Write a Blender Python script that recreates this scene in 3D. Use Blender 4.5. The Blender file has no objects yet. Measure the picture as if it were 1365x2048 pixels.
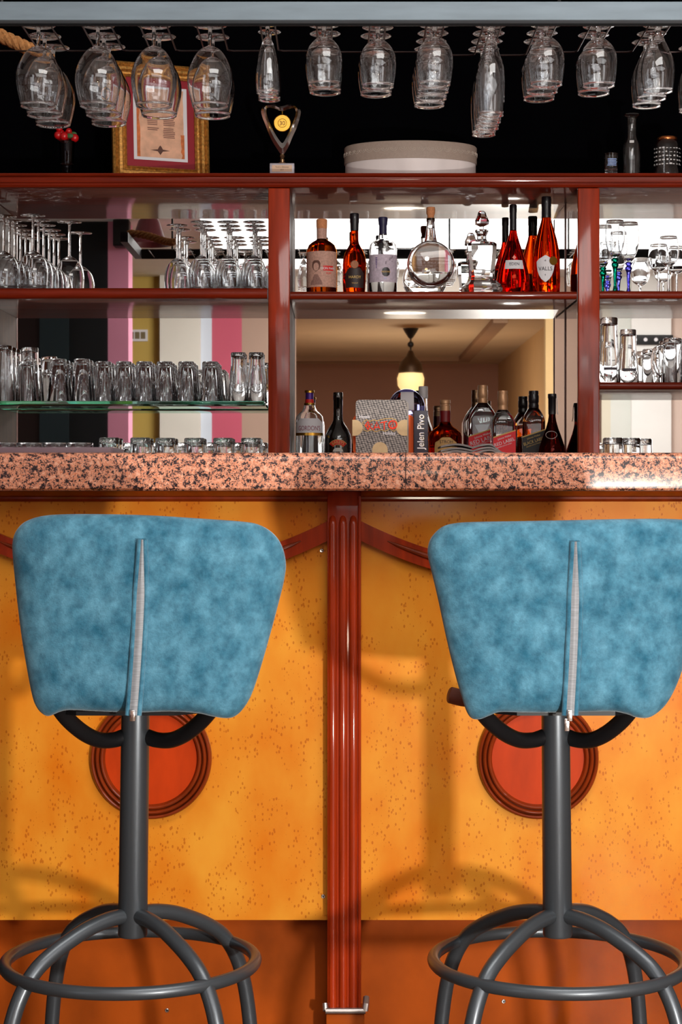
import bpy, bmesh, math, random
from mathutils import Vector, Matrix

# ------------------------------------------------------------------ camera, light, exposure
C = bpy.context.scene.collection
sc = bpy.context.scene
F, CX, HY, HC = 3750.0, 682.5, 985.0, 1.12          # focal length in pixels, vanishing point, camera height
cam_d = bpy.data.cameras.new('camera')
cam_d.sensor_fit = 'VERTICAL'; cam_d.sensor_height = 36.0
cam_d.lens = F / 2048 * 36.0
cam_d.shift_y = -(1024 - HY) / 2048
cam_d.clip_start = 0.02
cam = bpy.data.objects.new('camera', cam_d); C.objects.link(cam)
cam.location = (0, 0, HC); cam.rotation_euler = (math.pi / 2, 0, 0)
sc.camera = cam
sc.view_settings.view_transform = 'Standard'
try: sc.view_settings.look = 'None'
except Exception: pass
sc.view_settings.gamma = 1.0
sc.view_settings.use_curve_mapping = False
sc.view_settings.exposure = -0.18
cy = sc.cycles
cy.max_bounces = 24; cy.transmission_bounces = 24; cy.glossy_bounces = 10; cy.diffuse_bounces = 4; cy.transparent_max_bounces = 16
cy.caustics_reflective = False; cy.caustics_refractive = False
cy.sample_clamp_indirect = 6.0; cy.blur_glossy = 0.3
cy.use_denoising = True

world = bpy.data.worlds.new('world'); sc.world = world; world.use_nodes = True
world.node_tree.nodes['Background'].inputs[0].default_value = (0.9, 0.95, 1.0, 1)
world.node_tree.nodes['Background'].inputs[1].default_value = 0.05

def lamp(name, kind, loc, target, energy, color=(1, 1, 1), size=0.3, size_y=None):
    d = bpy.data.lights.new(name, kind); d.energy = energy; d.color = color
    if kind == 'AREA':
        d.shape = 'RECTANGLE' if size_y else 'SQUARE'; d.size = size
        if size_y: d.size_y = size_y
    else: d.shadow_soft_size = size
    o = bpy.data.objects.new(name, d); C.objects.link(o); o.location = loc
    o.rotation_euler = (Vector(target) - Vector(loc)).to_track_quat('-Z', 'Y').to_euler()
    return o
CEIL_L = 3.0            # brightness of the added glowing panel under the ceiling
lamp('low_side_lamp', 'AREA', (1.0, 0.75, 0.64), (-0.1, 3.6, 0.75), 76, (1.0, 0.95, 0.88), 0.09)
lamp('room_light', 'AREA', (0.5, 2.3, 2.93), (0.2, 3.1, 0.9), 68, (1.0, 0.97, 0.93), 1.7, 1.1)
lamp('right_fill_light', 'AREA', (3.05, -0.9, 1.45), (0.3, 4.0, 1.45), 32, (0.97, 0.98, 1.0), 1.2, 2.2)  # unseen fill added right of the camera for highlights on the glasses
lamp('left_fill_light', 'AREA', (-3.1, -0.9, 1.45), (-0.3, 4.0, 1.45), 15, (0.97, 0.98, 1.0), 1.0, 2.2)  # weaker unseen fill added on the left, no window here
lamp('alcove_lamp', 'POINT', (0.62, -6.6, 1.2), (0, 0, 0), 78, (1.0, 0.84, 0.66), 0.2)
lamp('back_room_light', 'AREA', (0.9, -1.6, 2.85), (0.6, -4.6, 1.4), 150, (1.0, 0.97, 0.93), 1.6, 0.6)

# ------------------------------------------------------------------ helpers
R = math.radians
def P(px, py, D): return Vector(((px - CX) / F * D, D, HC + (HY - py) / F * D))
def X(px, D): return (px - CX) / F * D
def Z(py, D): return HC + (HY - py) / F * D
def srgb(r, g, b):
    f = lambda c: ((c / 255) / 12.92) if c / 255 <= 0.04045 else ((c / 255 + 0.055) / 1.055) ** 2.4
    return (f(r), f(g), f(b), 1)

class MB:
    def __init__(self): self.bm = bmesh.new()
    def box(self, x0, x1, y0, y1, z0, z1, bevel=0):
        b = bmesh.new(); bmesh.ops.create_cube(b, size=1)
        for v in b.verts: v.co = Vector(((x0 + x1) / 2 + v.co.x * (x1 - x0), (y0 + y1) / 2 + v.co.y * (y1 - y0), (z0 + z1) / 2 + v.co.z * (z1 - z0)))
        if bevel: bmesh.ops.bevel(b, geom=b.edges[:], offset=bevel, segments=3, profile=0.5, affect='EDGES')
        self.add(b); return self
    def add(self, b, M=None):
        if M is not None: b.transform(M)
        me = bpy.data.meshes.new('tmp'); b.to_mesh(me); self.bm.from_mesh(me); bpy.data.meshes.remove(me); b.free()
    def lathe(self, prof, seg=32, M=None, sx=1.0, sy=1.0):
        b = bmesh.new(); rings = []
        for r, z in prof:
            if r < 1e-6: rings.append([b.verts.new((0, 0, z))])
            else: rings.append([b.verts.new((r * sx * math.cos(2 * math.pi * k / seg), r * sy * math.sin(2 * math.pi * k / seg), z)) for k in range(seg)])
        for a, c in zip(rings, rings[1:]):
            for k in range(seg):
                j = (k + 1) % seg
                if len(a) == 1 and len(c) == 1: continue
                if len(a) == 1: b.faces.new((a[0], c[k], c[j]))
                elif len(c) == 1: b.faces.new((a[k], c[0], a[j]))
                else: b.faces.new((a[k], c[k], c[j], a[j]))
        bmesh.ops.recalc_face_normals(b, faces=b.faces[:])
        self.add(b, M); return self
    def tube(self, pts, r, seg=12, closed=False, radii=None, caps=True):
        pts = [Vector(p) for p in pts]; n = len(pts); b = bmesh.new(); rings = []
        up = None
        for i, p in enumerate(pts):
            if closed: t = (pts[(i + 1) % n] - pts[i - 1]).normalized()
            else: t = (pts[min(i + 1, n - 1)] - pts[max(i - 1, 0)]).normalized()
            if up is None:
                up = Vector((0, 0, 1)) if abs(t.z) < 0.9 else Vector((1, 0, 0))
            s = t.cross(up).normalized(); up = s.cross(t).normalized()
            rr = radii[i] if radii else r
            rings.append([b.verts.new(p + rr * (math.cos(2 * math.pi * k / seg) * s + math.sin(2 * math.pi * k / seg) * up)) for k in range(seg)])
        m = n if closed else n - 1
        for i in range(m):
            a, c = rings[i], rings[(i + 1) % n]
            for k in range(seg):
                j = (k + 1) % seg
                b.faces.new((a[k], c[k], c[j], a[j]))
        if not closed and caps:
            b.faces.new(rings[0]); b.faces.new(rings[-1])
        bmesh.ops.recalc_face_normals(b, faces=b.faces[:])
        self.add(b); return self
    def prism(self, poly, a0, a1, axis='x', M=None):
        """poly: 2D points; axis 'x': points are (y,z); 'y': (x,z); 'z': (x,y)."""
        b = bmesh.new()
        def v(p, a):
            return (a, p[0], p[1]) if axis == 'x' else ((p[0], a, p[1]) if axis == 'y' else (p[0], p[1], a))
        A = [b.verts.new(v(p, a0)) for p in poly]; B = [b.verts.new(v(p, a1)) for p in poly]
        n = len(poly)
        b.faces.new(A); b.faces.new(B)
        for i in range(n): b.faces.new((A[i], A[(i + 1) % n], B[(i + 1) % n], B[i]))
        bmesh.ops.recalc_face_normals(b, faces=b.faces[:])
        self.add(b, M); return self
    def loft(self, rings, M=None):
        b = bmesh.new(); rs = [[b.verts.new(p) for p in r] for r in rings]; n = len(rings[0])
        for a, c in zip(rs, rs[1:]):
            for k in range(n): b.faces.new((a[k], a[(k + 1) % n], c[(k + 1) % n], c[k]))
        b.faces.new(rs[0]); b.faces.new(rs[-1])
        bmesh.ops.recalc_face_normals(b, faces=b.faces[:])
        self.add(b, M); return self
    def grid(self, pts):
        b = bmesh.new(); vs = [[b.verts.new(p) for p in row] for row in pts]
        for a, c in zip(vs, vs[1:]):
            for k in range(len(a) - 1): b.faces.new((a[k], a[k + 1], c[k + 1], c[k]))
        self.add(b); return self
    def ball(self, c, r, sx=1, sy=1, sz=1, seg=16):
        b = bmesh.new(); bmesh.ops.create_uvsphere(b, u_segments=seg, v_segments=max(6, seg // 2), radius=r)
        self.add(b, Matrix.Translation(Vector(c)) @ Matrix.Diagonal((sx, sy, sz, 1))); return self
    def mesh(self, name, mat, smooth=35):
        me = bpy.data.meshes.new(name); self.bm.to_mesh(me); self.bm.free()
        if mat: me.materials.append(mat)
        if smooth:
            me.polygons.foreach_set('use_smooth', [True] * len(me.polygons))
            try: me.set_sharp_from_angle(angle=R(smooth))
            except Exception: pass
        return me
    def build(self, name, mat, parent=None, loc=(0, 0, 0), smooth=35):
        return link(name, self.mesh(name, mat, smooth), parent, loc)

def link(name, me, parent=None, loc=(0, 0, 0)):
    o = bpy.data.objects.new(name, me); C.objects.link(o); o.location = loc
    if parent: o.parent = parent
    return o
def tag(o, label, cat, group=None):
    o['label'] = label; o['category'] = cat
    if group: o['group'] = group
    return o
def thing(name, loc, label, cat, group=None, rz=0):
    o = bpy.data.objects.new(name, None); C.objects.link(o); o.location = loc; o.rotation_euler = (0, 0, rz)
    o.empty_display_size = 0.05
    return tag(o, label, cat, group)
def struct(o): o['kind'] = 'structure'; return o

def text(s, size, name, mat, parent, x, z, y=0.0, bend=None, rot=0.0, shear=0.0, align='CENTER', arc=None, wide=1.0, zbase=0.0):
    """Lettering facing -Y: centred at local (x, z); bend = cylinder radius about the parent's axis; arc = radius of an upward bow."""
    cu = bpy.data.curves.new(name, 'FONT'); cu.body = s; cu.size = size; cu.align_x = align; cu.align_y = 'CENTER'; cu.extrude = 0.0002; cu.shear = shear
    o = bpy.data.objects.new(name, cu); C.objects.link(o)
    bpy.context.view_layer.update()
    me = bpy.data.meshes.new_from_object(o.evaluated_get(bpy.context.evaluated_depsgraph_get()))
    C.objects.unlink(o); bpy.data.objects.remove(o); bpy.data.curves.remove(cu)
    me.name = name; me.materials.clear(); me.materials.append(mat)
    cr, sr = math.cos(rot), math.sin(rot)
    for v in me.vertices:
        a, b, t = v.co.x * wide, v.co.y, v.co.z
        if arc:
            th = a / arc; a, b = (arc + b) * math.sin(th), (arc + b) * math.cos(th) - arc
        a, b = a * cr - b * sr, a * sr + b * cr
        a += x; b += z
        if bend:
            th = a / bend; v.co = ((bend + t) * math.sin(th), -(bend + t) * math.cos(th), b)
        else: v.co = (a, y - t, b)
    return link(name, me, parent)

def cyl_patch(outline_w, zs, rad, n=16, off=0.0004, th=0.0004):
    """A label wrapped on a cylinder: half width per z row. rad may be a function of z."""
    rf = rad if callable(rad) else (lambda z: rad)
    m = MB()
    def sheet(o):
        return [[(math.sin(u * w / rf(z)) * (rf(z) + o), -math.cos(u * w / rf(z)) * (rf(z) + o), z) for u in [2 * k / n - 1 for k in range(n + 1)]] for w, z in zip(outline_w, zs)]
    m.grid(sheet(off)); m.grid(sheet(off + th))
    return m

def smooth_loop(pts, n=6):
    out = []; k = len(pts)
    for i in range(k):
        p0, p1, p2, p3 = [Vector(pts[(i + j - 1) % k]) for j in range(4)]
        for s in range(n):
            t = s / n
            out.append(0.5 * ((2 * p1) + (-p0 + p2) * t + (2 * p0 - 5 * p1 + 4 * p2 - p3) * t * t + (-p0 + 3 * p1 - 3 * p2 + p3) * t ** 3))
    return out
def smooth_path(pts, n=6):
    pts = [Vector(p) for p in pts]; e = [2 * pts[0] - pts[1]] + pts + [2 * pts[-1] - pts[-2]]; out = []
    for i in range(len(pts) - 1):
        p0, p1, p2, p3 = e[i:i + 4]
        for s in range(n):
            t = s / n
            out.append(0.5 * ((2 * p1) + (-p0 + p2) * t + (2 * p0 - 5 * p1 + 4 * p2 - p3) * t * t + (-p0 + 3 * p1 - 3 * p2 + p3) * t ** 3))
    return out + [pts[-1]]

# ------------------------------------------------------------------ materials
def mat(name, col, rough=0.5, metal=0.0, spec=0.5, coat=0.0, coat_rough=0.05, trans=0.0, ior=1.45, emit=None, emit_s=0.0, noise=None, bump=None, sheen=0.0):
    m = bpy.data.materials.new(name); m.use_nodes = True; nt = m.node_tree; b = nt.nodes['Principled BSDF']
    b.inputs['Base Color'].default_value = col if len(col) == 4 else (*col, 1)
    b.inputs['Roughness'].default_value = rough; b.inputs['Metallic'].default_value = metal
    b.inputs['Specular IOR Level'].default_value = spec; b.inputs['IOR'].default_value = ior
    b.inputs['Coat Weight'].default_value = coat; b.inputs['Coat Roughness'].default_value = coat_rough
    b.inputs['Transmission Weight'].default_value = trans
    if sheen: b.inputs['Sheen Weight'].default_value = sheen; b.inputs['Sheen Roughness'].default_value = 0.4
    if emit: b.inputs['Emission Color'].default_value = (*emit, 1); b.inputs['Emission Strength'].default_value = emit_s
    tc = nt.nodes.new('ShaderNodeTexCoord')
    if noise:      # (scale xyz, amount) tonal variation
        mp = nt.nodes.new('ShaderNodeMapping'); mp.inputs['Scale'].default_value = noise[0]
        nt.links.new(tc.outputs['Object'], mp.inputs['Vector'])
        nz = nt.nodes.new('ShaderNodeTexNoise'); nz.inputs['Scale'].default_value = 1.0; nz.inputs['Detail'].default_value = 5
        nt.links.new(mp.outputs[0], nz.inputs['Vector'])
        rp = nt.nodes.new('ShaderNodeValToRGB'); a = noise[1]
        c = col[:3]
        rp.color_ramp.elements[0].position = 0.3; rp.color_ramp.elements[1].position = 0.7
        rp.color_ramp.elements[0].color = (*[x * (1 - a) for x in c], 1); rp.color_ramp.elements[1].color = (*[min(1, x * (1 + a)) for x in c], 1)
        nt.links.new(nz.outputs['Fac'], rp.inputs[0]); nt.links.new(rp.outputs[0], b.inputs['Base Color'])
    if bump:       # (scale, strength, distance)
        nz = nt.nodes.new('ShaderNodeTexNoise'); nz.inputs['Scale'].default_value = bump[0]; nz.inputs['Detail'].default_value = 4
        nt.links.new(tc.outputs['Object'], nz.inputs['Vector'])
        bp = nt.nodes.new('ShaderNodeBump'); bp.inputs['Strength'].default_value = bump[1]; bp.inputs['Distance'].default_value = bump[2]
        nt.links.new(nz.outputs['Fac'], bp.inputs['Height']); nt.links.new(bp.outputs[0], b.inputs['Normal'])
    return m

def glass(name, col=(1, 1, 1), rough=0.0, ior=1.47):
    m = bpy.data.materials.new(name); m.use_nodes = True; nt = m.node_tree; nt.nodes.clear()
    o = nt.nodes.new('ShaderNodeOutputMaterial'); g = nt.nodes.new('ShaderNodeBsdfGlass')
    g.inputs['Color'].default_value = (*col, 1); g.inputs['Roughness'].default_value = rough; g.inputs['IOR'].default_value = ior
    nt.links.new(g.outputs[0], o.inputs[0]); return m

def granite():
    m = mat('granite', (0.6, 0.3, 0.2), 0.3, coat=0.15, coat_rough=0.1); nt = m.node_tree; b = nt.nodes['Principled BSDF']
    tc = nt.nodes.new('ShaderNodeTexCoord')
    nz = nt.nodes.new('ShaderNodeTexNoise'); nz.inputs['Scale'].default_value = 160; nz.inputs['Detail'].default_value = 3
    nt.links.new(tc.outputs['Object'], nz.inputs['Vector'])
    mx = nt.nodes.new('ShaderNodeMix'); mx.data_type = 'VECTOR'; mx.inputs['Factor'].default_value = 0.018
    nt.links.new(tc.outputs['Object'], mx.inputs['A']); nt.links.new(nz.outputs['Color'], mx.inputs['B'])
    vo = nt.nodes.new('ShaderNodeTexVoronoi'); vo.inputs['Scale'].default_value = 300
    nt.links.new(mx.outputs['Result'], vo.inputs['Vector'])
    n2 = nt.nodes.new('ShaderNodeTexNoise'); n2.inputs['Scale'].default_value = 78; n2.inputs['Detail'].default_value = 3
    nt.links.new(tc.outputs['Object'], n2.inputs['Vector'])
    sp = nt.nodes.new('ShaderNodeSeparateColor'); nt.links.new(vo.outputs['Color'], sp.inputs[0])
    ma = nt.nodes.new('ShaderNodeMath'); ma.operation = 'MULTIPLY_ADD'; ma.inputs[1].default_value = 0.42
    nt.links.new(sp.outputs[0], ma.inputs[0])
    m2 = nt.nodes.new('ShaderNodeMath'); m2.operation = 'MULTIPLY'; m2.inputs[1].default_value = 1.15
    nt.links.new(n2.outputs['Fac'], m2.inputs[0]); nt.links.new(m2.outputs[0], ma.inputs[2])
    rp = nt.nodes.new('ShaderNodeValToRGB'); rp.color_ramp.interpolation = 'CONSTANT'; e = rp.color_ramp.elements
    stops = [(0.0, (30, 20, 26)), (0.66, (92, 62, 60)), (0.705, (150, 106, 92)), (0.745, (204, 132, 100)), (0.85, (218, 152, 122)), (0.94, (208, 120, 82)), (1.0, (226, 168, 140))]
    e[0].position, e[0].color = stops[0][0], srgb(*stops[0][1]); e[1].position, e[1].color = stops[1][0], srgb(*stops[1][1])
    for p, c in stops[2:]:
        k = e.new(p); k.color = srgb(*c)
    nt.links.new(ma.outputs[0], rp.inputs[0]); nt.links.new(rp.outputs[0], b.inputs['Base Color'])
    return m

def maple():
    """orange birdseye veneer: soft clouds with clusters of small dark flecks"""
    m = mat('birdseye_veneer', (0.6, 0.2, 0.02), 0.42, spec=0.12, coat=0.16, coat_rough=0.12); nt = m.node_tree; b = nt.nodes['Principled BSDF']
    tc = nt.nodes.new('ShaderNodeTexCoord')
    def noise(scale, sx=1, sz=1, det=3):
        mp = nt.nodes.new('ShaderNodeMapping'); mp.inputs['Scale'].default_value = (sx, 1, sz); nt.links.new(tc.outputs['Object'], mp.inputs[0])
        n = nt.nodes.new('ShaderNodeTexNoise'); n.inputs['Scale'].default_value = scale; n.inputs['Detail'].default_value = det
        nt.links.new(mp.outputs[0], n.inputs['Vector']); return n
    n1 = noise(9, 1, 0.6, 6)
    rp = nt.nodes.new('ShaderNodeValToRGB'); e = rp.color_ramp.elements
    e[0].position = 0.3; e[0].color = srgb(208, 112, 14); e[1].position = 0.7; e[1].color = srgb(222, 148, 44)
    nt.links.new(n1.outputs['Fac'], rp.inputs[0])
    mp = nt.nodes.new('ShaderNodeMapping'); mp.inputs['Scale'].default_value = (200, 40, 118); nt.links.new(tc.outputs['Object'], mp.inputs[0])
    vo = nt.nodes.new('ShaderNodeTexVoronoi'); vo.inputs['Scale'].default_value = 1.0; nt.links.new(mp.outputs[0], vo.inputs['Vector'])
    lt = nt.nodes.new('ShaderNodeMath'); lt.operation = 'LESS_THAN'; nt.links.new(vo.outputs['Distance'], lt.inputs[0])
    n2 = noise(16, 1, 0.8, 2)
    gt = nt.nodes.new('ShaderNodeMath'); gt.operation = 'GREATER_THAN'; gt.inputs[1].default_value = 0.46; nt.links.new(n2.outputs['Fac'], gt.inputs[0])
    sp = nt.nodes.new('ShaderNodeSeparateColor'); nt.links.new(vo.outputs['Color'], sp.inputs[0])
    th = nt.nodes.new('ShaderNodeMath'); th.operation = 'MULTIPLY_ADD'; th.inputs[1].default_value = 0.30; th.inputs[2].default_value = 0.12
    nt.links.new(sp.outputs[1], th.inputs[0]); nt.links.new(th.outputs[0], lt.inputs[1])
    g2 = nt.nodes.new('ShaderNodeMath'); g2.operation = 'GREATER_THAN'; g2.inputs[1].default_value = 0.36; nt.links.new(sp.outputs[0], g2.inputs[0])
    a1 = nt.nodes.new('ShaderNodeMath'); a1.operation = 'MULTIPLY'; nt.links.new(lt.outputs[0], a1.inputs[0]); nt.links.new(gt.outputs[0], a1.inputs[1])
    a2 = nt.nodes.new('ShaderNodeMath'); a2.operation = 'MULTIPLY'; nt.links.new(a1.outputs[0], a2.inputs[0]); nt.links.new(g2.outputs[0], a2.inputs[1])
    a3 = nt.nodes.new('ShaderNodeMath'); a3.operation = 'MULTIPLY'; a3.inputs[1].default_value = 0.55; nt.links.new(a2.outputs[0], a3.inputs[0])
    mp3 = nt.nodes.new('ShaderNodeMapping'); mp3.inputs['Scale'].default_value = (34, 40, 13); nt.links.new(tc.outputs['Object'], mp3.inputs[0])
    v3 = nt.nodes.new('ShaderNodeTexVoronoi'); v3.inputs['Scale'].default_value = 1.0; nt.links.new(mp3.outputs[0], v3.inputs['Vector'])
    s3 = nt.nodes.new('ShaderNodeSeparateColor'); nt.links.new(v3.outputs['Color'], s3.inputs[0])
    t3 = nt.nodes.new('ShaderNodeMath'); t3.operation = 'MULTIPLY_ADD'; t3.inputs[1].default_value = 0.62; t3.inputs[2].default_value = -0.53; nt.links.new(s3.outputs[0], t3.inputs[0])
    l3 = nt.nodes.new('ShaderNodeMath'); l3.operation = 'LESS_THAN'; nt.links.new(v3.outputs['Distance'], l3.inputs[0]); nt.links.new(t3.outputs[0], l3.inputs[1])
    mm = nt.nodes.new('ShaderNodeMath'); mm.operation = 'MAXIMUM'
    m5 = nt.nodes.new('ShaderNodeMath'); m5.operation = 'MULTIPLY'; m5.inputs[1].default_value = 0.6; nt.links.new(l3.outputs[0], m5.inputs[0])
    nt.links.new(a3.outputs[0], mm.inputs[0]); nt.links.new(m5.outputs[0], mm.inputs[1])
    mx = nt.nodes.new('ShaderNodeMix'); mx.data_type = 'RGBA'; nt.links.new(mm.outputs[0], mx.inputs['Factor'])
    nt.links.new(rp.outputs[0], mx.inputs['A']); mx.inputs['B'].default_value = srgb(160, 62, 0)
    nt.links.new(mx.outputs['Result'], b.inputs['Base Color'])
    return m

def suede():
    m = mat('blue_suede', srgb(78, 143, 168)[:3], 0.95, spec=0.15, noise=((30, 30, 26), 0.22), bump=(420, 0.5, 0.0016), sheen=0.3)
    nt = m.node_tree; r = [n for n in nt.nodes if n.type == 'VALTORGB'][0]; e = r.color_ramp.elements
    e[0].position = 0.28; e[0].color = srgb(32, 82, 104); e[1].position = 0.72; e[1].color = srgb(82, 130, 151)
    n = nt.nodes.new('ShaderNodeTexNoise'); n.inputs['Scale'].default_value = 85; n.inputs['Detail'].default_value = 9; n.inputs['Roughness'].default_value = .72
    tc = [q for q in nt.nodes if q.type == 'TEX_COORD'][0]; nt.links.new(tc.outputs['Object'], n.inputs['Vector'])
    r2 = nt.nodes.new('ShaderNodeValToRGB'); r2.color_ramp.elements[0].position = .35; r2.color_ramp.elements[0].color = (.72, .74, .76, 1); r2.color_ramp.elements[1].position = .66; r2.color_ramp.elements[1].color = (1.22, 1.2, 1.18, 1)
    nt.links.new(n.outputs['Fac'], r2.inputs[0])
    mx = nt.nodes.new('ShaderNodeMix'); mx.data_type = 'RGBA'; mx.blend_type = 'MULTIPLY'; mx.inputs['Factor'].default_value = 1
    nt.links.new(r.outputs[0], mx.inputs['A']); nt.links.new(r2.outputs[0], mx.inputs['B']); nt.links.new(mx.outputs['Result'], nt.nodes['Principled BSDF'].inputs['Base Color'])
    return m

G = granite(); MAPLE = maple(); SUEDE = suede()
RED = mat('red_mahogany', srgb(150, 44, 8)[:3], 0.42, spec=0.12, coat=0.5, coat_rough=0.07, noise=((60, 60, 6), 0.28))
RED_LONG = mat('red_mahogany_shelf', srgb(122, 34, 12)[:3], 0.4, spec=0.12, coat=0.5, coat_rough=0.06, noise=((5, 60, 60), 0.25))
ROUNDEL = mat('orange_red_wood', srgb(178, 54, 8)[:3], 0.45, spec=0.1, coat=0.15, coat_rough=0.1, noise=((18, 18, 5), 0.22))
MOULD = mat('dark_mahogany', srgb(122, 44, 12)[:3], 0.4, spec=0.12, coat=0.5, noise=((30, 30, 12), 0.25))
KICK = mat('kick_wood', srgb(154, 68, 14)[:3], 0.5, spec=0.08, coat=0.08, coat_rough=0.12, noise=((7, 7, 5), 0.3))
STEEL = mat('grey_powder_metal', srgb(70, 75, 80)[:3], 0.36, metal=0.55, spec=0.6, coat=0.2, coat_rough=0.2, bump=(900, 0.15, 0.0006))
BLACKM = mat('black_metal', srgb(18, 18, 20)[:3], 0.45, spec=0.3)
CHROME = mat('chrome', (0.75, 0.75, 0.76), 0.14, metal=1.0)
ZIPM = mat('zip_grey', srgb(118, 120, 124)[:3], 0.5, noise=((50, 50, 900), 0.25))
CANVAS = mat('grey_blue_beam', srgb(112, 126, 136)[:3], 0.6, noise=((9, 9, 60), 0.10))
WIRE = mat('dark_wire', srgb(62, 52, 52)[:3], 0.3, metal=0.85)
GLS = glass('clear_glass', (0.985, 0.99, 0.995))
GLASS_GREEN = glass('green_edge_glass', (0.72, 0.93, 0.86))
AMBER = glass('amber_liquor', (0.86, 0.30, 0.04))
COGNAC = glass('cognac_liquor', (0.80, 0.16, 0.02))
ROSE = glass('rose_wine', (0.90, 0.10, 0.045))
ORANGEWINE = glass('orange_wine', (0.93, 0.20, 0.03))
DARKWINE = glass('dark_cognac', (0.30, 0.06, 0.05))
STEMG = glass('green_stem_glass', (0.05, 0.55, 0.42)); STEMB = glass('blue_stem_glass', (0.36, 0.34, 0.92)); STEMV = glass('violet_stem_glass', (0.42, 0.42, 0.95))
WATER = glass('clear_spirit', (0.97, 0.98, 0.98), ior=1.36)
BLUEG = glass('bluish_glass', (0.72, 0.72, 0.95))
BLACKCAP = mat('black_cap', srgb(20, 18, 24)[:3], 0.35, coat=0.4)
BLACKGL = mat('black_bottle', srgb(9, 11, 9)[:3], 0.08, coat=1.0)
CORK = mat('cork', srgb(196, 128, 84)[:3], 0.75, noise=((300, 300, 300), 0.2))
TANCAP = mat('tan_cap', srgb(196, 150, 110)[:3], 0.35, metal=0.35)
GOLD = mat('gold', srgb(196, 150, 62)[:3], 0.28, metal=0.9)
GILT = mat('gilt_wood', srgb(196, 142, 70)[:3], 0.42, metal=0.55, noise=((130, 130, 130), 0.45), bump=(260, 0.6, 0.003))
PURPLE = mat('purple_foil', srgb(78, 40, 128)[:3], 0.35, metal=0.3)
NAVYCAP = mat('navy_cap', srgb(36, 34, 66)[:3], 0.4)
WHITE = mat('white_paper', srgb(226, 224, 228)[:3], 0.6)
PAPER_L = mat('lilac_paper', srgb(190, 176, 190)[:3], 0.6, noise=((120, 120, 120), 0.18))
PAPER_P = mat('pinkish_paper', srgb(186, 144, 128)[:3], 0.65, noise=((180, 180, 180), 0.2))
PAPER_D = mat('dark_label', srgb(40, 22, 20)[:3], 0.5, noise=((200, 200, 200), 0.3))
PAPER_G = mat('tan_label', srgb(206, 160, 98)[:3], 0.55, noise=((120, 120, 120), 0.12))
INK = mat('dark_ink', srgb(48, 34, 40)[:3], 0.6); INKB = mat('brown_ink', srgb(96, 62, 52)[:3], 0.7)
REDP = mat('red_print', srgb(206, 34, 30)[:3], 0.5); MAROON = mat('maroon_print', srgb(150, 70, 90)[:3], 0.5)
GOLDP = mat('gold_print', srgb(212, 172, 92)[:3], 0.45)
BLUEP = mat('blue_print', srgb(150, 176, 226)[:3], 0.5); GREYP = mat('grey_print', srgb(90, 84, 92)[:3], 0.6); WHITEP = mat('white_print', srgb(214, 214, 214)[:3], 0.6)
CRIMSON = mat('crimson_mat_board', srgb(146, 12, 34)[:3], 0.6)
PARCH = mat('parchment', srgb(226, 176, 146)[:3], 0.7, noise=((26, 26, 26), 0.22))
ORANGE = mat('orange_board', srgb(232, 92, 22)[:3], 0.6)
KRAFT = mat('kraft_card', srgb(186, 160, 120)[:3], 0.7, noise=((60, 60, 60), 0.08))
SATIN = mat('satin_silver_card', srgb(232, 222, 220)[:3], 0.3, metal=0.0, noise=((9, 9, 2), 0.1))
LACE = mat('lace_card', srgb(164, 146, 134)[:3], 0.55, noise=((160, 160, 160), 0.06))
ROPE = mat('hemp_rope', srgb(190, 132, 78)[:3], 0.85, noise=((200, 200, 200), 0.3), bump=(350, 0.6, 0.002))
REDBERRY = mat('red_berry', srgb(196, 20, 26)[:3], 0.3, coat=0.5); LEAF = mat('green_leaf', srgb(56, 96, 50)[:3], 0.55)
DARKGL = glass('smoky_glass', (0.55, 0.55, 0.58))
PINK_PETAL = mat('pink_petal', srgb(228, 120, 150)[:3], 0.6)
MIRROR = mat('mirror', (0.86, 0.86, 0.84), 0.012, metal=1.0)
NAVY = mat('navy_card', srgb(38, 34, 46)[:3], 0.5)
RUBBER = mat('grey_rubber', srgb(112, 106, 104)[:3], 0.7, noise=((30, 400, 900), 0.55))
TRAYM = mat('mauve_tray', srgb(118, 98, 106)[:3], 0.45)
BROWN = mat('brown_leather', srgb(112, 58, 42)[:3], 0.5)
SIDEW = mat('brown_side_wood', srgb(98, 54, 26)[:3], 0.55, spec=0.15, noise=((30, 30, 5), 0.25))
WT = mat('dark_worktop', srgb(60, 30, 22)[:3], 0.35)

# ------------------------------------------------------------------ the setting
def paint(name, rgb, a=0.05, rough=0.75): return mat(name, srgb(*rgb)[:3], rough, noise=((2, 2, 2), a))
WALLB = mat('black_wall', srgb(5, 5, 7)[:3], 1.0, spec=0.0, noise=((3, 3, 3), 0.2))
M_Y = 5.82                      # mirror plane
BW = -4.6                       # far room wall
def VX(px, Y): return (px - CX) / F * (2 * M_Y - Y)
def VZ(py, Y): return HC + (HY - py) / F * (2 * M_Y - Y)

CEILZ = 2.99
fl = mat('floor_tile', srgb(92, 66, 48)[:3], 0.35, noise=((3, 3, 3), 0.15))
struct(MB().box(-4.2, 4.6, -10.6, 6.2, -0.06, 0).build('floor', fl))
struct(MB().box(-4.2, 4.6, BW, 6.2, CEILZ, CEILZ + 0.08).build('ceiling', paint('white_ceiling', (236, 236, 234))))
struct(MB().box(-4.2, 4.6, 5.86, 5.98, 0, CEILZ).build('wall_back', WALLB))
struct(MB().box(-4.3, -4.2, -10.6, 6.2, 0, CEILZ).build('wall_left', paint('brown_wall', (104, 62, 36))))
struct(MB().box(4.6, 4.7, -10.6, 6.2, 0, CEILZ).build('wall_right', paint('blush_wall', (206, 184, 172))))
def seg(n, p0, p1, rgb, y0=BW, th=0.12, z0=0.0, z1=CEILZ):
    return struct(MB().box(VX(p0, BW), VX(p1, BW), y0 - th, y0, z0, z1).build('wall_front.%03d' % n, paint('wall_paint_%d' % n, rgb)))
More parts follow.
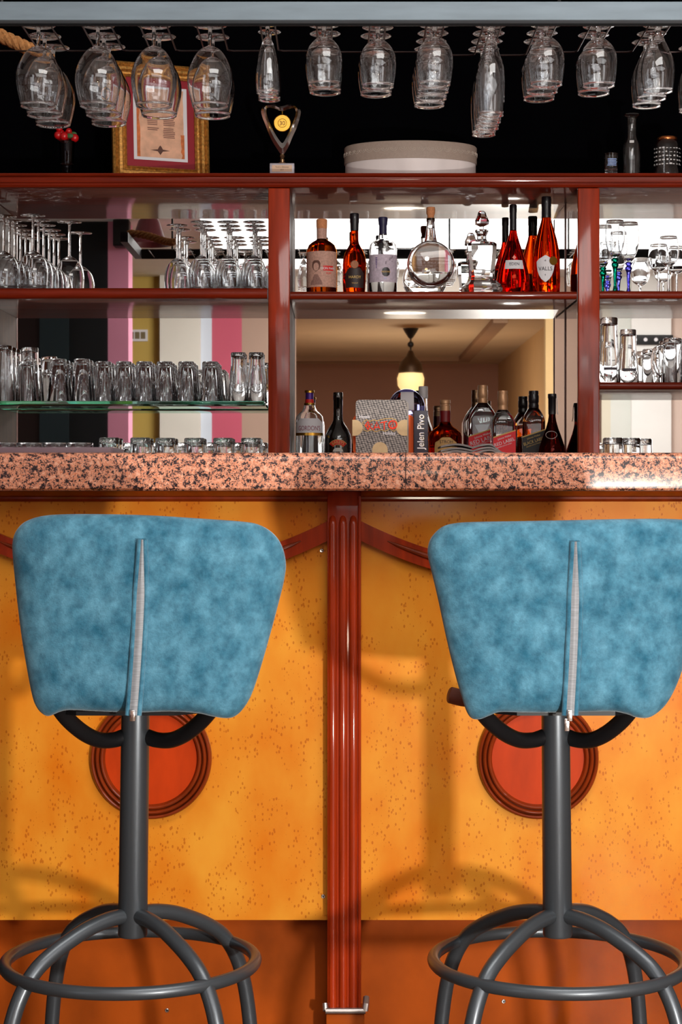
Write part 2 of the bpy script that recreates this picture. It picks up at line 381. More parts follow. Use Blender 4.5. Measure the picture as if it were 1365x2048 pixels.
al0, al1 = 592, 1092
ATOP = VZ(628, BW)
seg(1, -60, 322, (196, 166, 84)); seg(2, 322, 402, (226, 222, 212), BW + 0.10); seg(3, 402, 424, (206, 216, 230))
seg(4, 424, 484, (190, 84, 106)); seg(5, 484, al0, (168, 140, 124))
seg(6, al0, al1, (214, 206, 196), z0=ATOP)
seg(7, al1, 1111, (206, 172, 120)); seg(11, 1111, 1204, (92, 62, 48)); seg(12, 1204, 1222, (206, 199, 180)); seg(8, 1222, 1262, (206, 208, 202)); seg(9, 1262, 1341, (228, 227, 224), BW + 0.06); seg(10, 1341, 1700, (206, 184, 172))
# dark and coloured pillars between the bar and the far wall, seen in the mirror only
YP = -1.3
def pil(name, p0, p1, rgb, th=0.25):
    return struct(MB().box(VX(p0, YP), VX(p1, YP), YP - th, YP, 0, CEILZ).build(name, paint(name + '_paint', rgb)))
pil('pillar', -420, 32, (112, 62, 34)); pil('pillar.001', 32, 78, (36, 18, 16)); pil('pillar.002', 78, 216, (12, 18, 22)); pil('pillar.003', 216, 257, (244, 164, 196))
struct(MB().box(VX(80, YP), VX(138, YP), YP, YP + 0.02, 0, VZ(585, YP)).build('door_1', paint('teal_door', (32, 50, 56))))
# alcove with its coffered ceiling
AY = 2 * M_Y - (ATOP - HC) * F / (HY - 728)
ACE = paint('alcove_ceiling', (196, 170, 138)); AWA = paint('alcove_wall', (168, 122, 100))
ax0, ax1 = VX(al0, BW) - 0.5, VX(al1, BW) + 0.12
struct(MB().box(ax0 - .1, ax1 + .1, AY - 0.1, BW - 0.12, ATOP, ATOP + 0.08).build('ceiling.001', ACE))
struct(MB().box(ax0 - .1, ax1 + .1, AY - 0.1, AY, 0, ATOP).build('wall_front', AWA))
struct(MB().box(ax0 - .1, ax0, AY, BW - 0.12, 0, ATOP).build('wall_left.001', AWA))
struct(MB().box(ax1, ax1 + .1, AY, BW - 0.12, 0, ATOP).build('wall_right.001', paint('alcove_side', (196, 160, 112))))
t = MB()
ty = AY + 1.0
t.box(ax0, ax1 - 0.55, ty, ty + 0.22, ATOP - 0.05, ATOP); t.box(ax1 - 0.55, ax1 - 0.42, ty, BW - 0.3, ATOP - 0.05, ATOP)
struct(t.build('trim_1', paint('coffer_trim', (150, 116, 88))))
# added glowing panel in place of a bright ceiling, pendant lamp, vent, wall rail, far chair: seen in the mirror
lp = thing('ceiling_glow_panel', (1.3, -2.2, CEILZ), 'added glowing white panel standing in for the bright ceiling in the mirrors', 'glow panel')
MB().box(-2.25, 2.9, -1.6, 2.7, -0.02, -0.012).build('glow_sheet', mat('added_glow', (1, 1, 1), 0.5, emit=(1.0, 0.985, 0.97), emit_s=CEIL_L), lp)
fr = MB()
fr.box(-2.3, 2.95, -1.65, -1.6, -0.03, 0); fr.box(-2.3, 2.95, 2.7, 2.75, -0.03, 0); fr.box(-2.3, -2.25, -1.65, 2.75, -0.03, 0); fr.box(2.9, 2.95, -1.65, 2.75, -0.03, 0)
fr.build('frame', WHITE, lp)
py_ = 2 * M_Y - (ATOP - HC) * F / (HY - 657)
pd = thing('pendant_lamp', (VX(822, py_), py_, ATOP), 'dark brass pendant lamp glowing below, reflected in the middle mirror', 'lamp')
MB().lathe([(0, 0), (0.075, 0), (0.06, -0.03), (0.02, -0.09), (0, -0.1)], 20).build('ceiling_rose', BLACKM, pd)
MB().tube([(0, 0, -0.09), (0, 0, -0.22)], 0.008, 8).ball((0, 0, -0.15), 0.03).build('rod', BLACKM, pd)
MB().lathe([(0, -0.20), (0.02, -0.21), (0.045, -0.26), (0.10, -0.32), (0.112, -0.37), (0.118, -0.42), (0.114, -0.42), (0.105, -0.37), (0.0, -0.26)], 24).build('shade', mat('brass_shade', srgb(66, 44, 24)[:3], 0.4, metal=0.6), pd)
MB().lathe([(0, -0.41), (0.112, -0.422), (0.128, -0.47), (0.122, -0.54), (0.085, -0.59), (0, -0.61)], 24).build('glass_bowl', mat('lit_glass', (1, 0.8, 0.45), 0.5, emit=(1.0, 0.66, 0.26), emit_s=1.1), pd)
v = thing('air_vent', (VX(275, BW), BW + 0.001, VZ(671, BW)), 'white air vent on the yellow wall, reflected in the left mirror', 'vent')
q = MB(); q.box(-.09, .09, 0, .012, -.05, .05); q.build('frame', WHITE, v)
q = MB()
for k in range(3): q.box(-.07 + k * .05, -.03 + k * .05, .012, .014, -.03, .03)
q.build('grille', mat('vent_dark', srgb(120, 104, 74)[:3], 0.6), v)
v = thing('wall_rail', (VX(1300, BW), BW + 0.061, VZ(681, BW)), 'black wall rail with pale round spots, reflected in the right-hand mirror', 'rail')
MB().box(-.19, .19, 0, .03, -.042, .042, 0.004).build('rail_bar', BLACKM, v)
for k in range(4):
    MB().lathe([(0, 0), (0.016, 0), (0.016, 0.006), (0, 0.006)], 14, Matrix.Translation((-.14 + k * .09, .036, 0)) @ Matrix.Rotation(R(90), 4, 'X')).build('spot', WHITE, v)
v = thing('red_lampshade', (VX(298, 1.2), 1.2, VZ(490, 1.2)), 'dark red lampshade hanging in the left mirror reflection', 'lampshade')
MB().lathe([(0.03, .17), (0.06, .13), (0.085, .05), (0.13, 0.0), (0.127, 0.0), (0.08, .05), (0.055, .13), (0.03, .166)], 24).build('shade', mat('dark_red_shade', srgb(96, 22, 34)[:3], 0.5), v)
MB().tube([(0, 0, .16), (0, 0, CEILZ - VZ(490, 1.2))], 0.006, 8).build('cord', BLACKM, v)
v = thing('wall_speaker', (VX(246, YP), YP + .001, VZ(470, YP)), 'small black wall speaker on the pink pillar, reflected in the left mirror', 'speaker')
MB().box(-.055, .055, 0, .12, -.09, .09, .006).build('cabinet', BLACKM, v)
MB().box(-.045, .045, .12, .124, -.08, .08, .001).build('grille', mat('speaker_cloth', srgb(30, 30, 32)[:3], 0.9), v)

# ------------------------------------------------------------------ bar counter
YPAN, YKICK = 3.85, 3.90
s_p = YPAN / F
bar = thing('bar_counter', (0, YPAN, 0), 'orange birdseye bar front with red mahogany fluted pilaster and round medallions', 'bar counter')
def L(o):  # children use world coordinates, the Empty sits at (0, YPAN, 0)
    o.location = Vector(o.location) - Vector((0, YPAN, 0)); return o
pil_px = [689 - 774.5, 689, 689 + 774.5]
pcx = [X(p, YPAN) for p in pil_px]
ZBT = 1.1230
zp_top, zp_bot = Z(985, YPAN), Z(1840, YPAN)
for i in range(2):
    L(MB().box(pcx[i] + .02, pcx[i + 1] - .02, YPAN, YPAN + .05, zp_bot, ZBT).build('front_panel', MAPLE, bar))
L(MB().box(pcx[0], pcx[2], YKICK, YKICK + .03, 0.0, zp_bot + .02).build('kick_panel', KICK, bar))
L(MB().box(pcx[0], pcx[2], YPAN + .06, YPAN + .42, 0.0, Z(990, YPAN)).build('carcass', WT, bar))
# moulding strip under the granite
prof = [(YPAN, Z(1003, YPAN)), (YPAN - .022, Z(1003, YPAN)), (YPAN - .028, Z(998, YPAN)), (YPAN - .028, Z(994, YPAN)), (YPAN - .04, Z(990, YPAN)), (YPAN - .055, ZBT), (YPAN, ZBT)]
for i in range(2):
    L(MB().prism(prof, pcx[i] + .034, pcx[i + 1] - .034).build('cornice_strip', MOULD, bar))
# pilasters: slab with three reeds between a plain head and foot
for i, cx in enumerate(pcx):
    hw = 33.5 * s_p; yf = YPAN - .030
    zt, zb = ZBT, Z(2008, YPAN)
    m = MB().box(cx - hw, cx + hw, yf, YKICK + .02, zb, zt, 0.0015)
    for k in range(3):
        xc = cx + (-23 + k * 20.3) * s_p
        z0, z1 = zb + .001, Z(1028, YPAN)
        pts = [(xc, yf + .002, z0), (xc, yf + .002, z1 - .02), (xc, yf + .003, z1 - .008), (xc, yf + .006, z1)]
        m.tube(pts, .0088, 14, radii=[.0088, .0088, .007, .003])
    m.tube([(cx + 30 * s_p, yf, zb), (cx + 30 * s_p, yf, zt - .01)], .0035, 8)
    L(m.build('pilaster', RED, bar))
    L(MB().box(cx - 36 * s_p, cx + 40 * s_p, yf - .004, YKICK + .01, 0.0, Z(2020, YPAN), .002).build('pilaster_foot', KICK, bar))
    g = MB().tube([(cx - 37 * s_p, yf - .006, Z(2012, YPAN)), (cx + 42 * s_p, yf - .006, Z(2012, YPAN))], .0065, 12)
    g.tube([(cx + 41 * s_p, yf - .006, Z(2012, YPAN)), (cx + 43 * s_p, yf - .004, Z(2000, YPAN)), (cx + 44 * s_p, yf + .01, Z(1990, YPAN))], .007, 10)
    g.tube([(cx - 37 * s_p, yf - .006, Z(2012, YPAN)), (cx - 38 * s_p, yf + .002, Z(2000, YPAN))], .006, 10)
    L(g.build('metal_band', mat('brushed_steel', (0.42, 0.38, 0.36), 0.35, metal=0.9), bar))
# hanging arched mouldings, medallions
for i in range(2):
    c = (pil_px[i] + pil_px[i + 1]) / 2
    def ay(x): return 1150 - 0.00071 * (x - c) ** 2
    xs = [pil_px[i] + 33 + k * (774.5 - 66) / 40 for k in range(41)]
    lo, hi = [], []
    for x in xs:
        y = ay(x); hi.append((X(x, YPAN), Z(y - 19, YPAN))); lo.append((X(x, YPAN), Z(y + 20, YPAN)))
    m = MB(); yf = YPAN - .020
    m.prism(hi + lo[::-1], yf, YPAN + .001, 'y')
    L(m.build('arched_moulding', RED, bar))
    pts, rad = [], []
    for k, x in enumerate(xs[3:-3]):
        y = ay(x); pts.append((X(x, YPAN), yf, Z(y - 4, YPAN))); rad.append(.0012 + .0085 * math.sin(math.pi * k / 34) ** .5)
    L(MB().tube(pts, .01, 10, radii=rad).build('bead', MOULD, bar))
    mc = P(c + (1 if i == 0 else 0), 1516, YPAN)
    ro, ri = 121.5 * s_p, 93 * s_p; w = (ro - ri) / 3
    prof = [(ri - .004, 0)]
    for k in range(3):
        r0 = ri + k * w
        for a in range(0, 181, 30): prof.append((r0 + w / 2 - w / 2 * .96 * math.cos(R(a)), .006 + (.013 - .003 * abs(k - 1)) * math.sin(R(a)) * .9))
    prof += [(ro, 0)]
    Mx = Matrix.Translation(mc) @ Matrix.Rotation(R(90), 4, 'X')
    o = L(MB().lathe(prof, 72, Mx).build('medallion_ring', MOULD, bar))
    L(MB().lathe([(0, .004), (ri, .004), (ri, -.002), (0, -.002)], 64, Mx).build('medallion_disc', ROUNDEL, bar))
for (px, py, yy) in ((644, 1101, YPAN), (647, 1793, YPAN), (334, 2021, YKICK), (1008, 2003, YKICK)):
    p = P(px, py, yy)
    m = MB().lathe([(0, .0012), (.0035, .0014), (.0045, .0005), (.0045, -.001), (0, -.001)], 14, Matrix.Translation(p) @ Matrix.Rotation(R(90), 4, 'X'))
    o = L(m.build('screw', CHROME, bar))
    L(MB().box(p.x - .0022, p.x + .0022, yy - .0019, yy - .001, p.z - .0006, p.z + .0006).box(p.x - .0006, p.x + .0006, yy - .0019, yy - .001, p.z - .0022, p.z + .0022).build('cross_slot', BLACKM, o)).location = (0, 0, 0)

YC = 3.69
ct = thing('granite_countertop', (0, YC, Z(905, YC)), 'speckled salmon pink and black granite countertop on the bar front', 'countertop')
zt, zb = 0.0, Z(981, YC) - Z(905, YC)
pr = [(0.58, zb), (0.006, zb), (0.001, zb + .004), (0, zb + .01)]
for a in range(0, 91, 15): pr.append((.016 - .016 * math.cos(R(a)), zt - .016 + .016 * math.sin(R(a))))
pr += [(0.58, zt)]
sx = X(812, YC)
for a, b in ((-1.3, sx - .0008), (sx + .0008, 1.3)):
    MB().prism(pr, a, b).build('slab', G, ct)
MB().box(sx - .0009, sx + .0009, .003, .57, zb + .002, zt - .003).build('joint', mat('joint_filler', srgb(70, 48, 46)[:3], 0.7), ct)
ZCT = Z(905, YC)

# ------------------------------------------------------------------ back bar shelving
YS = 5.50
bb = thing('back_bar_shelving', (0, YS, 0), 'red mahogany back bar shelving with mirror backs along the black wall', 'shelving unit')
def LB(o): o.location = Vector(o.location) - Vector((0, YS, 0)); return o
posts = [(X(537, YS) + k * .909, X(580, YS) + k * .909) for k in (-1, 0, 1, 2)]
ZTOP = Z(347, YS); zbt = Z(375, YS)
def nose(z0, z1, y=YS, back=M_Y, r=None):
    r = r or (z1 - z0) / 2; out = [(back, z0)]
    for a in range(-90, 91, 18): out.append((y + r - r * math.cos(R(a)), (z0 + z1) / 2 + (z1 - z0) / 2 * math.sin(R(a))))
    return out + [(back, z1)]
h_ = ZTOP - zbt
pt = [(M_Y + .03, zbt), (YS + .012, zbt), (YS + .004, zbt + .002), (YS - .001, zbt + .008), (YS, zbt + .013), (YS - .006, zbt + .014), (YS - .008, zbt + .018), (YS - .008, ZTOP - .013), (YS - .005, ZTOP - .010), (YS - .012, ZTOP - .009), (YS - .015, ZTOP - .005), (YS - .012, ZTOP - .001), (YS - .008, ZTOP), (M_Y + .03, ZTOP)]
LB(MB().prism(pt, posts[0][0] - .05, posts[3][1] + .05).build('top_shelf', RED_LONG, bb))
ZW = HC + .028
for a, b in posts:
    m = MB().box(a, b, YS - .004, YS + .02, 0, zbt - .002, .003)
    LB(m.build('post', RED, bb))
    LB(MB().box(a + .006, b - .001, YS + .0205, M_Y, 0, zbt - .002).build('side_panel', SIDEW, bb))
bays = [(posts[i][1], posts[i + 1][0]) for i in range(3)]
for i, (a, b) in enumerate(bays):
    LB(MB().box(a - .02, b + .02, M_Y, M_Y + .006, ZW - .02, zbt).build('mirror_back', MIRROR, bb))
    LB(MB().box(b + .0015, b + .005, YS + .021, M_Y - .001, ZW, zbt - .001).build('side_mirror', MIRROR, bb))
    LB(MB().box(b - .0005, b + .003, M_Y - .010, M_Y - .001, ZW, zbt - .001).build('corner_strip', BROWN, bb))
sh = [(bays[0], 575, 597), (bays[1], 582.5, 598), (bays[2], 581.5, 597), (bays[2], 764, 779)]
SHZ = []
for (a, b), y0, y1 in sh:
    z1, z0 = Z(y0, YS), Z(y1, YS); SHZ.append(z1)
    LB(MB().prism(nose(z0, z1), a + .001, b - .003).build('shelf', RED_LONG, bb))
LB(MB().box(posts[0][0], posts[3][1], YS - .12, M_Y, ZW - .04, ZW, .006).build('back_worktop', WT, bb))
LB(MB().box(posts[0][0], posts[3][1], YS - .08, M_Y, 0.0, ZW - .042).build('base_cabinet', RED, bb))
zg1, zg0 = Z(802, YS), Z(808, YS); ZG = zg1
gs = tag(MB().box(bays[0][0] + .003, X(527.5, YS), YS, M_Y - .004, zg0, zg1, .0006).build('glass_shelf', GLASS_GREEN), 'green-edged glass shelf carrying the upturned tumblers below the wine glasses', 'glass shelf')

# ------------------------------------------------------------------ bar stools
def backrest(pts, D0, curv, xc, seed):
    rnd = random.Random(seed)
    loop = smooth_loop([(p[0], p[1], 0) for p in pts], 4)
    cxp = sum(p.x for p in loop) / len(loop); cyp = sum(p.y for p in loop) / len(loop)
    n = len(loop); M = 14; T = .030
    def pt(p, s, side):
        x = cxp + (p.x - cxp) * s; y = cyp + (p.y - cyp) * s
        Xw = X(x, D0); Zw = Z(y, D0)
        u = (x - xc)
        d = D0 + curv * (Xw - X(xc, D0)) ** 2
        w = .0022 * math.sin(x * .021 + seed) * math.sin(y * .017 + 2 * seed) + .0016 * math.sin(x * .05 + y * .033 + seed)
        t = T * max(0.0, 1 - s ** 7) ** .5
        return (Xw, d + side * t + (w if side < 0 else 0) * (1 - s), Zw)
    m = MB(); b = bmesh.new()
    for side in (-1, 1):
        c = b.verts.new(pt(Vector((cxp, cyp, 0)), 0, side)); prev = None
        for k in range(1, M + 1):
            s = math.sin(math.pi / 2 * (k / M)) if k < M else 1.0
            ring = [b.verts.new(pt(p, s, side)) for p in loop]
            for i in range(n):
                j = (i + 1) % n
                if prev is None: b.faces.new((c, ring[i], ring[j]))
                else: b.faces.new((prev[i], ring[i], ring[j], prev[j]))
            prev = ring
    bmesh.ops.remove_doubles(b, verts=b.verts[:], dist=1e-5)
    bmesh.ops.recalc_face_normals(b, faces=b.faces[:])
    m.add(b)
    surf = lambda x, y: Vector((X(x, D0), D0 + curv * (X(x, D0) - X(xc, D0)) ** 2 - T, Z(y, D0)))
    return m, surf

out_l = [(20, 1110), (21, 1078), (32, 1056), (52, 1041), (90, 1031), (160, 1028), (285, 1030), (400, 1037), (480, 1043), (515, 1049), (543, 1065), (562, 1090), (571, 1125), (568, 1160), (556, 1210), (540, 1270), (520, 1340), (503, 1390), (487, 1418), (470, 1434), (452, 1438), (425, 1434), (395, 1427), (340, 1423), (272, 1425), (200, 1423), (140, 1421), (118, 1425), (95, 1434), (80, 1428), (68, 1413), (60, 1390), (50, 1340), (38, 1270), (28, 1190)]
out_r = [(858, 1115), (858, 1095), (865, 1075), (885, 1055), (910, 1047), (950, 1044), (1050, 1042), (1150, 1040), (1250, 1038), (1340, 1038), (1385, 1042), (1412, 1056), (1428, 1085), (1428, 1120), (1414, 1190), (1396, 1260), (1378, 1320), (1360, 1370), (1341, 1405), (1322, 1425), (1300, 1437), (1275, 1436), (1255, 1429), (1220, 1423), (1130, 1425), (1050, 1425), (1000, 1425), (980, 1432), (960, 1440), (945, 1438), (935, 1425), (925, 1395), (912, 1350), (895, 1280), (878, 1200), (864, 1140)]
DS = 3.2
def stool(label, outline, ptop, pbot, zip_pts, seed, ring_c, twist, extra=False):
    x0 = X(pbot, DS)
    root = thing('bar_stool', (x0, DS, 0), label, 'bar stool', 'blue bar stools at the counter')
    off = Vector((x0, DS, 0))
    def S(m, name, mt, par=root):
        o = m.build(name, mt, par); o.location = -off if par is root else (0, 0, 0); return o
    xt = X(ptop, DS)
    xat = lambda z: xt + (x0 - xt) * (Z(1430, DS) - z) / (Z(1430, DS) - Z(1868, DS))
    zb, zt = Z(1872, DS), .765
    S(MB().tube([(xat(zb), DS, zb), (xat(zb), DS, zb + .004), (xat(zt), DS, zt)], .0248, 32, radii=[.0235, .0252, .0242]), 'post', STEEL)
    prof = [(.02, .400), (.05, .398), (.09, .389), (.13, .373), (.16, .358), (.19, .338), (.215, .308), (.235, .265), (.25, .2), (.262, .1), (.27, 0.006)]
    for k in range(4):
        a = R(45 + 90 * k) + twist
        path = smooth_path([(x0 + r * math.cos(a), DS + r * math.sin(a), z) for r, z in prof], 4)
        lg = S(MB().tube(path, .0132, 16), 'leg', STEEL)
        S(MB().lathe([(0, 0), (.016, 0), (.016, .012), (0, .014)], 14, Matrix.Translation((x0 + .27 * math.cos(a), DS + .27 * math.sin(a), 0))), 'foot_cap', BLACKCAP, lg)
    rc = X(ring_c, DS)
    S(MB().tube([(rc + .2125 * math.cos(2 * math.pi * k / 72), DS + .2125 * math.sin(2 * math.pi * k / 72), .321) for k in range(72)], .0108, 14, closed=True), 'foot_ring', STEEL)
    for sg in (-1, 1):
        base = [(22, 1473, 3.2), (44, 1480, 3.185), (72, 1480, 3.16), (100, 1468, 3.13), (128, 1446, 3.10), (149, 1422, 3.075), (158, 1400, 3.05)]
        S(MB().tube(smooth_path([P(ptop + sg * a, y, d) for a, y, d in base], 5), .0135, 16), 'back_support', BLACKM)
    S(MB().prism([(xt - .125, 3.085), (xt - .08, 3.05), (xt + .08, 3.05), (xt + .125, 3.085), (xt + .14, 3.25), (xt + .1, 3.37), (xt - .1, 3.37), (xt - .14, 3.25)], .757, .764, 'z'), 'seat_plate', BLACKM)
    S(MB().lathe([(0, .765), (.140, .765), (.156, .775), (.162, .795), (.155, .815), (.13, .826), (0, .830)], 48, Matrix.Translation((xt, 3.27, 0))), 'seat', SUEDE)
    m, surf = backrest(outline, 3.02, .55, ptop + 10, seed)
    br = S(m, 'backrest_cover', SUEDE)
    (ax, ay), (bx, by) = zip_pts
    k = 20; L_, R_, zl = [], [], []
    for i in range(k + 1):
        f = i / k; x = ax + (bx - ax) * f + 3 * math.sin(math.pi * f); y = ay + (by - ay) * f
        w = 1.5 + 6.0 * min(1, f * 3.2)
        p = surf(x, y) ; p.y -= .0005
        zl.append((x, y, w))
        L_.append(surf(x - w - 4, y) + Vector((0, -.0012, 0))); R_.append(surf(x + w + 4, y) + Vector((0, -.0012, 0)))
    g = []
    for x, y, w in zl:
        row = [surf(x + u * (w + 2), y) + Vector((0, -.0034 - .002 * (1 - abs(u)), 0)) for u in (-1, -.33, -.30, 0, .30, .33, 1)]
        g.append(row)
    zp = S(MB().grid(g), 'zipper', ZIPM, br)
    S(MB().tube(L_, .0042, 10).tube(R_, .0042, 10), 'zipper_flap', SUEDE, br)
    p = surf(bx - 1, by - 4)
    puller = MB()
    puller.box(p.x - .004, p.x + .004, p.y - .009, p.y - .004, p.z - .012, p.z + .006, .001)
    if extra:
        puller.box(p.x - .0085, p.x - .0005, p.y - .007, p.y - .005, p.z - .028, p.z - .008, .0009)
    S(puller, 'zipper_pull', CHROME, zp)
    if extra:
        S(MB().tube(smooth_path([P(960, 1400, 3.12), P(925, 1396, 3.14), P(905, 1391, 3.15), P(897, 1389, 3.15)], 4), .014, 14, radii=[.014] * 10 + [.0138, .012, .006]), 'armrest', BROWN)['label'] = 'brown rounded armrest end'
    return root
stool('blue suede bar stool with zip, standing before the left half of the bar', out_l, 271, 265.5, ((289, 1078), (271, 1426)), 1.3, 262, R(-4))
stool('blue suede bar stool with dangling zip pull, cut by the right edge', out_r, 1112, 1116, ((1147, 1082), (1136, 1426)), 2.1, 1117, R(3), True)

# ------------------------------------------------------------------ glassware
def glass_kind(bowl, stem_r, foot_r, z_stem, wall=.0011):
    """bowl: outer (r, z) list from stem junction to rim."""
    outer = [(0, z_stem)] + bowl
    inner = [(max(r - wall, .0005), z + (wall if i == 0 else 0)) for i, (r, z) in enumerate(bowl)]
    inner = inner[::-1]
    zi = bowl[0][1] + .006
    inner = [p for p in inner if p[1] > zi + .001] + [(.5 * bowl[0][0], zi + .0005), (0, zi)]
    bm_ = MB().lathe(dens(outer) + [(bowl[-1][0] + .0003, bowl[-1][1] + .0006), (bowl[-1][0], bowl[-1][1] + .0012), (bowl[-1][0] - wall / 2, bowl[-1][1] + .0015), (bowl[-1][0] - wall, bowl[-1][1] + .0012), (bowl[-1][0] - wall - .0003, bowl[-1][1] + .0006)] + dens(inner), 36).mesh('bowl', GLS, 80)
    st = MB().lathe([(0, .0035), (stem_r * 1.5, .0036), (stem_r, .010), (stem_r * .95, (z_stem + .01) / 2), (stem_r, z_stem - .004), (stem_r * 1.25, z_stem + .0005), (0, z_stem + .0006)], 16).mesh('stem', GLS, 80)
    ft = MB().lathe([(0, 0), (foot_r * .97, 0), (foot_r, .0008), (foot_r * .96, .0016), (foot_r * .5, .0026), (stem_r * 1.6, .0042), (0, .0044)], 36).mesh('foot', GLS, 60)
    return bm_, st, ft
def dens(p, n=3):
    if len(p) < 4: return p
    q = smooth_path([(a, b, 0) for a, b in p], n)
    return [(max(0.0, v.x), v.y) for v in q]
KINDS = {
 'A': glass_kind([(.007, .045), (.022, .053), (.034, .068), (.0435, .088), (.0478, .108), (.047, .128), (.0425, .150), (.0375, .170)], .0042, .036, .045),
 'B': glass_kind([(.006, .030), (.013, .044), (.0185, .062), (.0225, .085), (.0245, .108), (.0245, .125), (.0225, .145)], .0042, .0245, .030),
 'C': glass_kind([(.007, .026), (.020, .033), (.0325, .048), (.0375, .064), (.0385, .082), (.0368, .104), (.033, .126)], .0045, .033, .026),
 'D': glass_kind([(.009, .026), (.014, .045), (.0185, .062), (.0255, .082), (.0285, .105), (.0290, .135), (.0275, .165), (.0255, .190)], .0075, .034, .026),
 'E': glass_kind([(.010, .024), (.016, .036), (.024, .052), (.033, .072), (.0375, .092), (.0385, .112), (.0365, .134), (.0335, .155)], .0075, .035, .024),
 'F': glass_kind([(.006, .100), (.018, .108), (.030, .122), (.0365, .140), (.0388, .160), (.0385, .180), (.0360, .200)], .0038, .033, .100),
 'H': glass_kind([(.006, .105), (.022, .115), (.036, .132), (.0435, .155), (.0450, .180), (.0420, .219)], .0042, .037, .105),
}
def put_glass(kind, loc, name, label, group, flip=True, scale=1.0, cat='glass', rz=0.0):
    r = thing(name, loc, label, cat, group)
    r.rotation_euler = (math.pi if flip else 0, 0, rz); r.scale = (scale,) * 3
    for nm, me in zip(('bowl', 'stem', 'foot'), KINDS[kind]): link(nm, me, r)
    return r
ORD = ['first', 'second', 'third', 'fourth', 'fifth', 'sixth', 'seventh', 'eighth', 'ninth', 'tenth', 'eleventh', 'twelfth', 'thirteenth']
# overhead rack
YB = 3.85
rack = thing('overhead_glass_rack', (0, YB, Z(40, YB)), 'long grey-blue beam above the bar with wire rails for hanging glasses', 'glass rack')
zb0 = Z(40, YB); bh = Z(3, YB) - zb0
rk = lambda m, n, mt: m.build(n, mt, rack, (0, -YB, -zb0))
rk(MB().box(X(-121, YB), 1.6, YB, YB + .030, zb0, zb0 + bh, .0012), 'beam', CANVAS)
rk(MB().box(X(-121, YB), 1.6, YB + .0305, YB + .036, zb0 - .004, zb0 + bh - .002), 'backing_strip', BLACKM)
rk(MB().box(X(-121, YB) - .03, X(-121, YB) - .001, YB, 4.38, zb0, zb0 + bh), 'side_beam', NAVY)
for xx in (-.7, .45, 1.5):
    rk(MB().tube([(xx, YB + .015, zb0 + bh), (xx, YB + .015, CEILZ)], .004, 8), 'hanging_rod', BLACKM)
ZR = HC + .9725
# rows: (pixel x of the first glass, kind, depths, rail half gap, words)
rows = [(76, 'A', [3.927, 4.022, 4.125], .030), (196, 'A', [3.927, 4.022, 4.115], .030), (309, 'A', [3.927, 4.025], .028), (420, 'A', [3.927, 4.03], .026),
        (536, 'B', [3.915, 3.985], .0155), (649, 'C', [3.924, 4.0], .0155), (755, 'C', [3.945, 4.02], .0165), (870, 'C', [3.924, 3.995, 4.066, 4.137], .018),
        (984, 'D', [3.925, 3.997, 4.068, 4.139], .019), (1093, 'C', [3.924, 3.995, 4.068], .019), (1199, 'C', [3.935, 4.012], .021), (1317, 'E', [3.926, 4.0, 4.075], .022), (1388, 'E', [4.13], .024)]
KN = {'A': 'large wine glass', 'B': 'champagne flute', 'C': 'round wine glass', 'D': 'slim beer glass', 'E': 'tulip beer glass'}
NM = {'A': 'wine_glass', 'B': 'champagne_flute', 'C': 'wine_glass', 'D': 'beer_glass', 'E': 'beer_glass'}
POS = {1: ['only its edge in view'], 2: ['front glass of two', 'rear glass of two'], 3: ['front glass of three', 'middle glass of three', 'rear glass of three'],
       4: ['frontmost of four', 'second of four from front', 'third of four from front', 'rearmost of four']}
rails = []
for i, (px, k, Ds, gap) in enumerate(rows):
    x = X(px, Ds[0])
    rails.append((x - gap, x + gap))   # one pair of rails under each row of feet
    for j, D in enumerate(Ds):
        put_glass(k, (x + random.Random(i * 9 + j).uniform(-.0015, .0015), D, ZR + .0066), NM[k], '%s hanging upside down, %s row from the left, %s' % (KN[k], ORD[i], POS[len(Ds)][j]), 'glasses hanging from the overhead rack', cat='hanging glass', scale=.9 if k == 'E' else 1.0)
rails = [(-1.0, X(-60, 3.9))] + rails
for a, b in zip(rails, rails[1:]):
    x0, x1 = a[1], b[0]; r = .012; y1 = 4.13 if b[0] < 0 else 4.14
    if b is rails[9] or b is rails[10]: y1 = 4.17
    p = [(x0, YB + .031, ZR), (x0, y1 - r, ZR), (x0 + r * .3, y1 - r * .3, ZR), (x0 + r, y1, ZR), (x1 - r, y1, ZR), (x1 - r * .3, y1 - r * .3, ZR), (x1, y1 - r, ZR), (x1, YB + .031, ZR)]
    rk(MB().tube(p, .0019, 8), 'hanger_wire', WIRE)
m = MB()
rp = smooth_path([P(-90, 45, 4.14), P(-30, 58, 4.16), P(20, 80, 4.19), P(62, 99, 4.21), P(100, 112, 4.24)], 10)
for s in range(3):
    pts = []
    for i, p in enumerate(rp):
        a = i * .62 + s * 2.094
        pts.append(p + Vector((.0045 * math.sin(a) * .6, .0075 * math.cos(a), .0075 * math.sin(a))))
    m.tube(pts, .0085, 8)
tag(m.build('rope', ROPE), 'thick twisted hemp rope at the left end of the rack', 'rope')

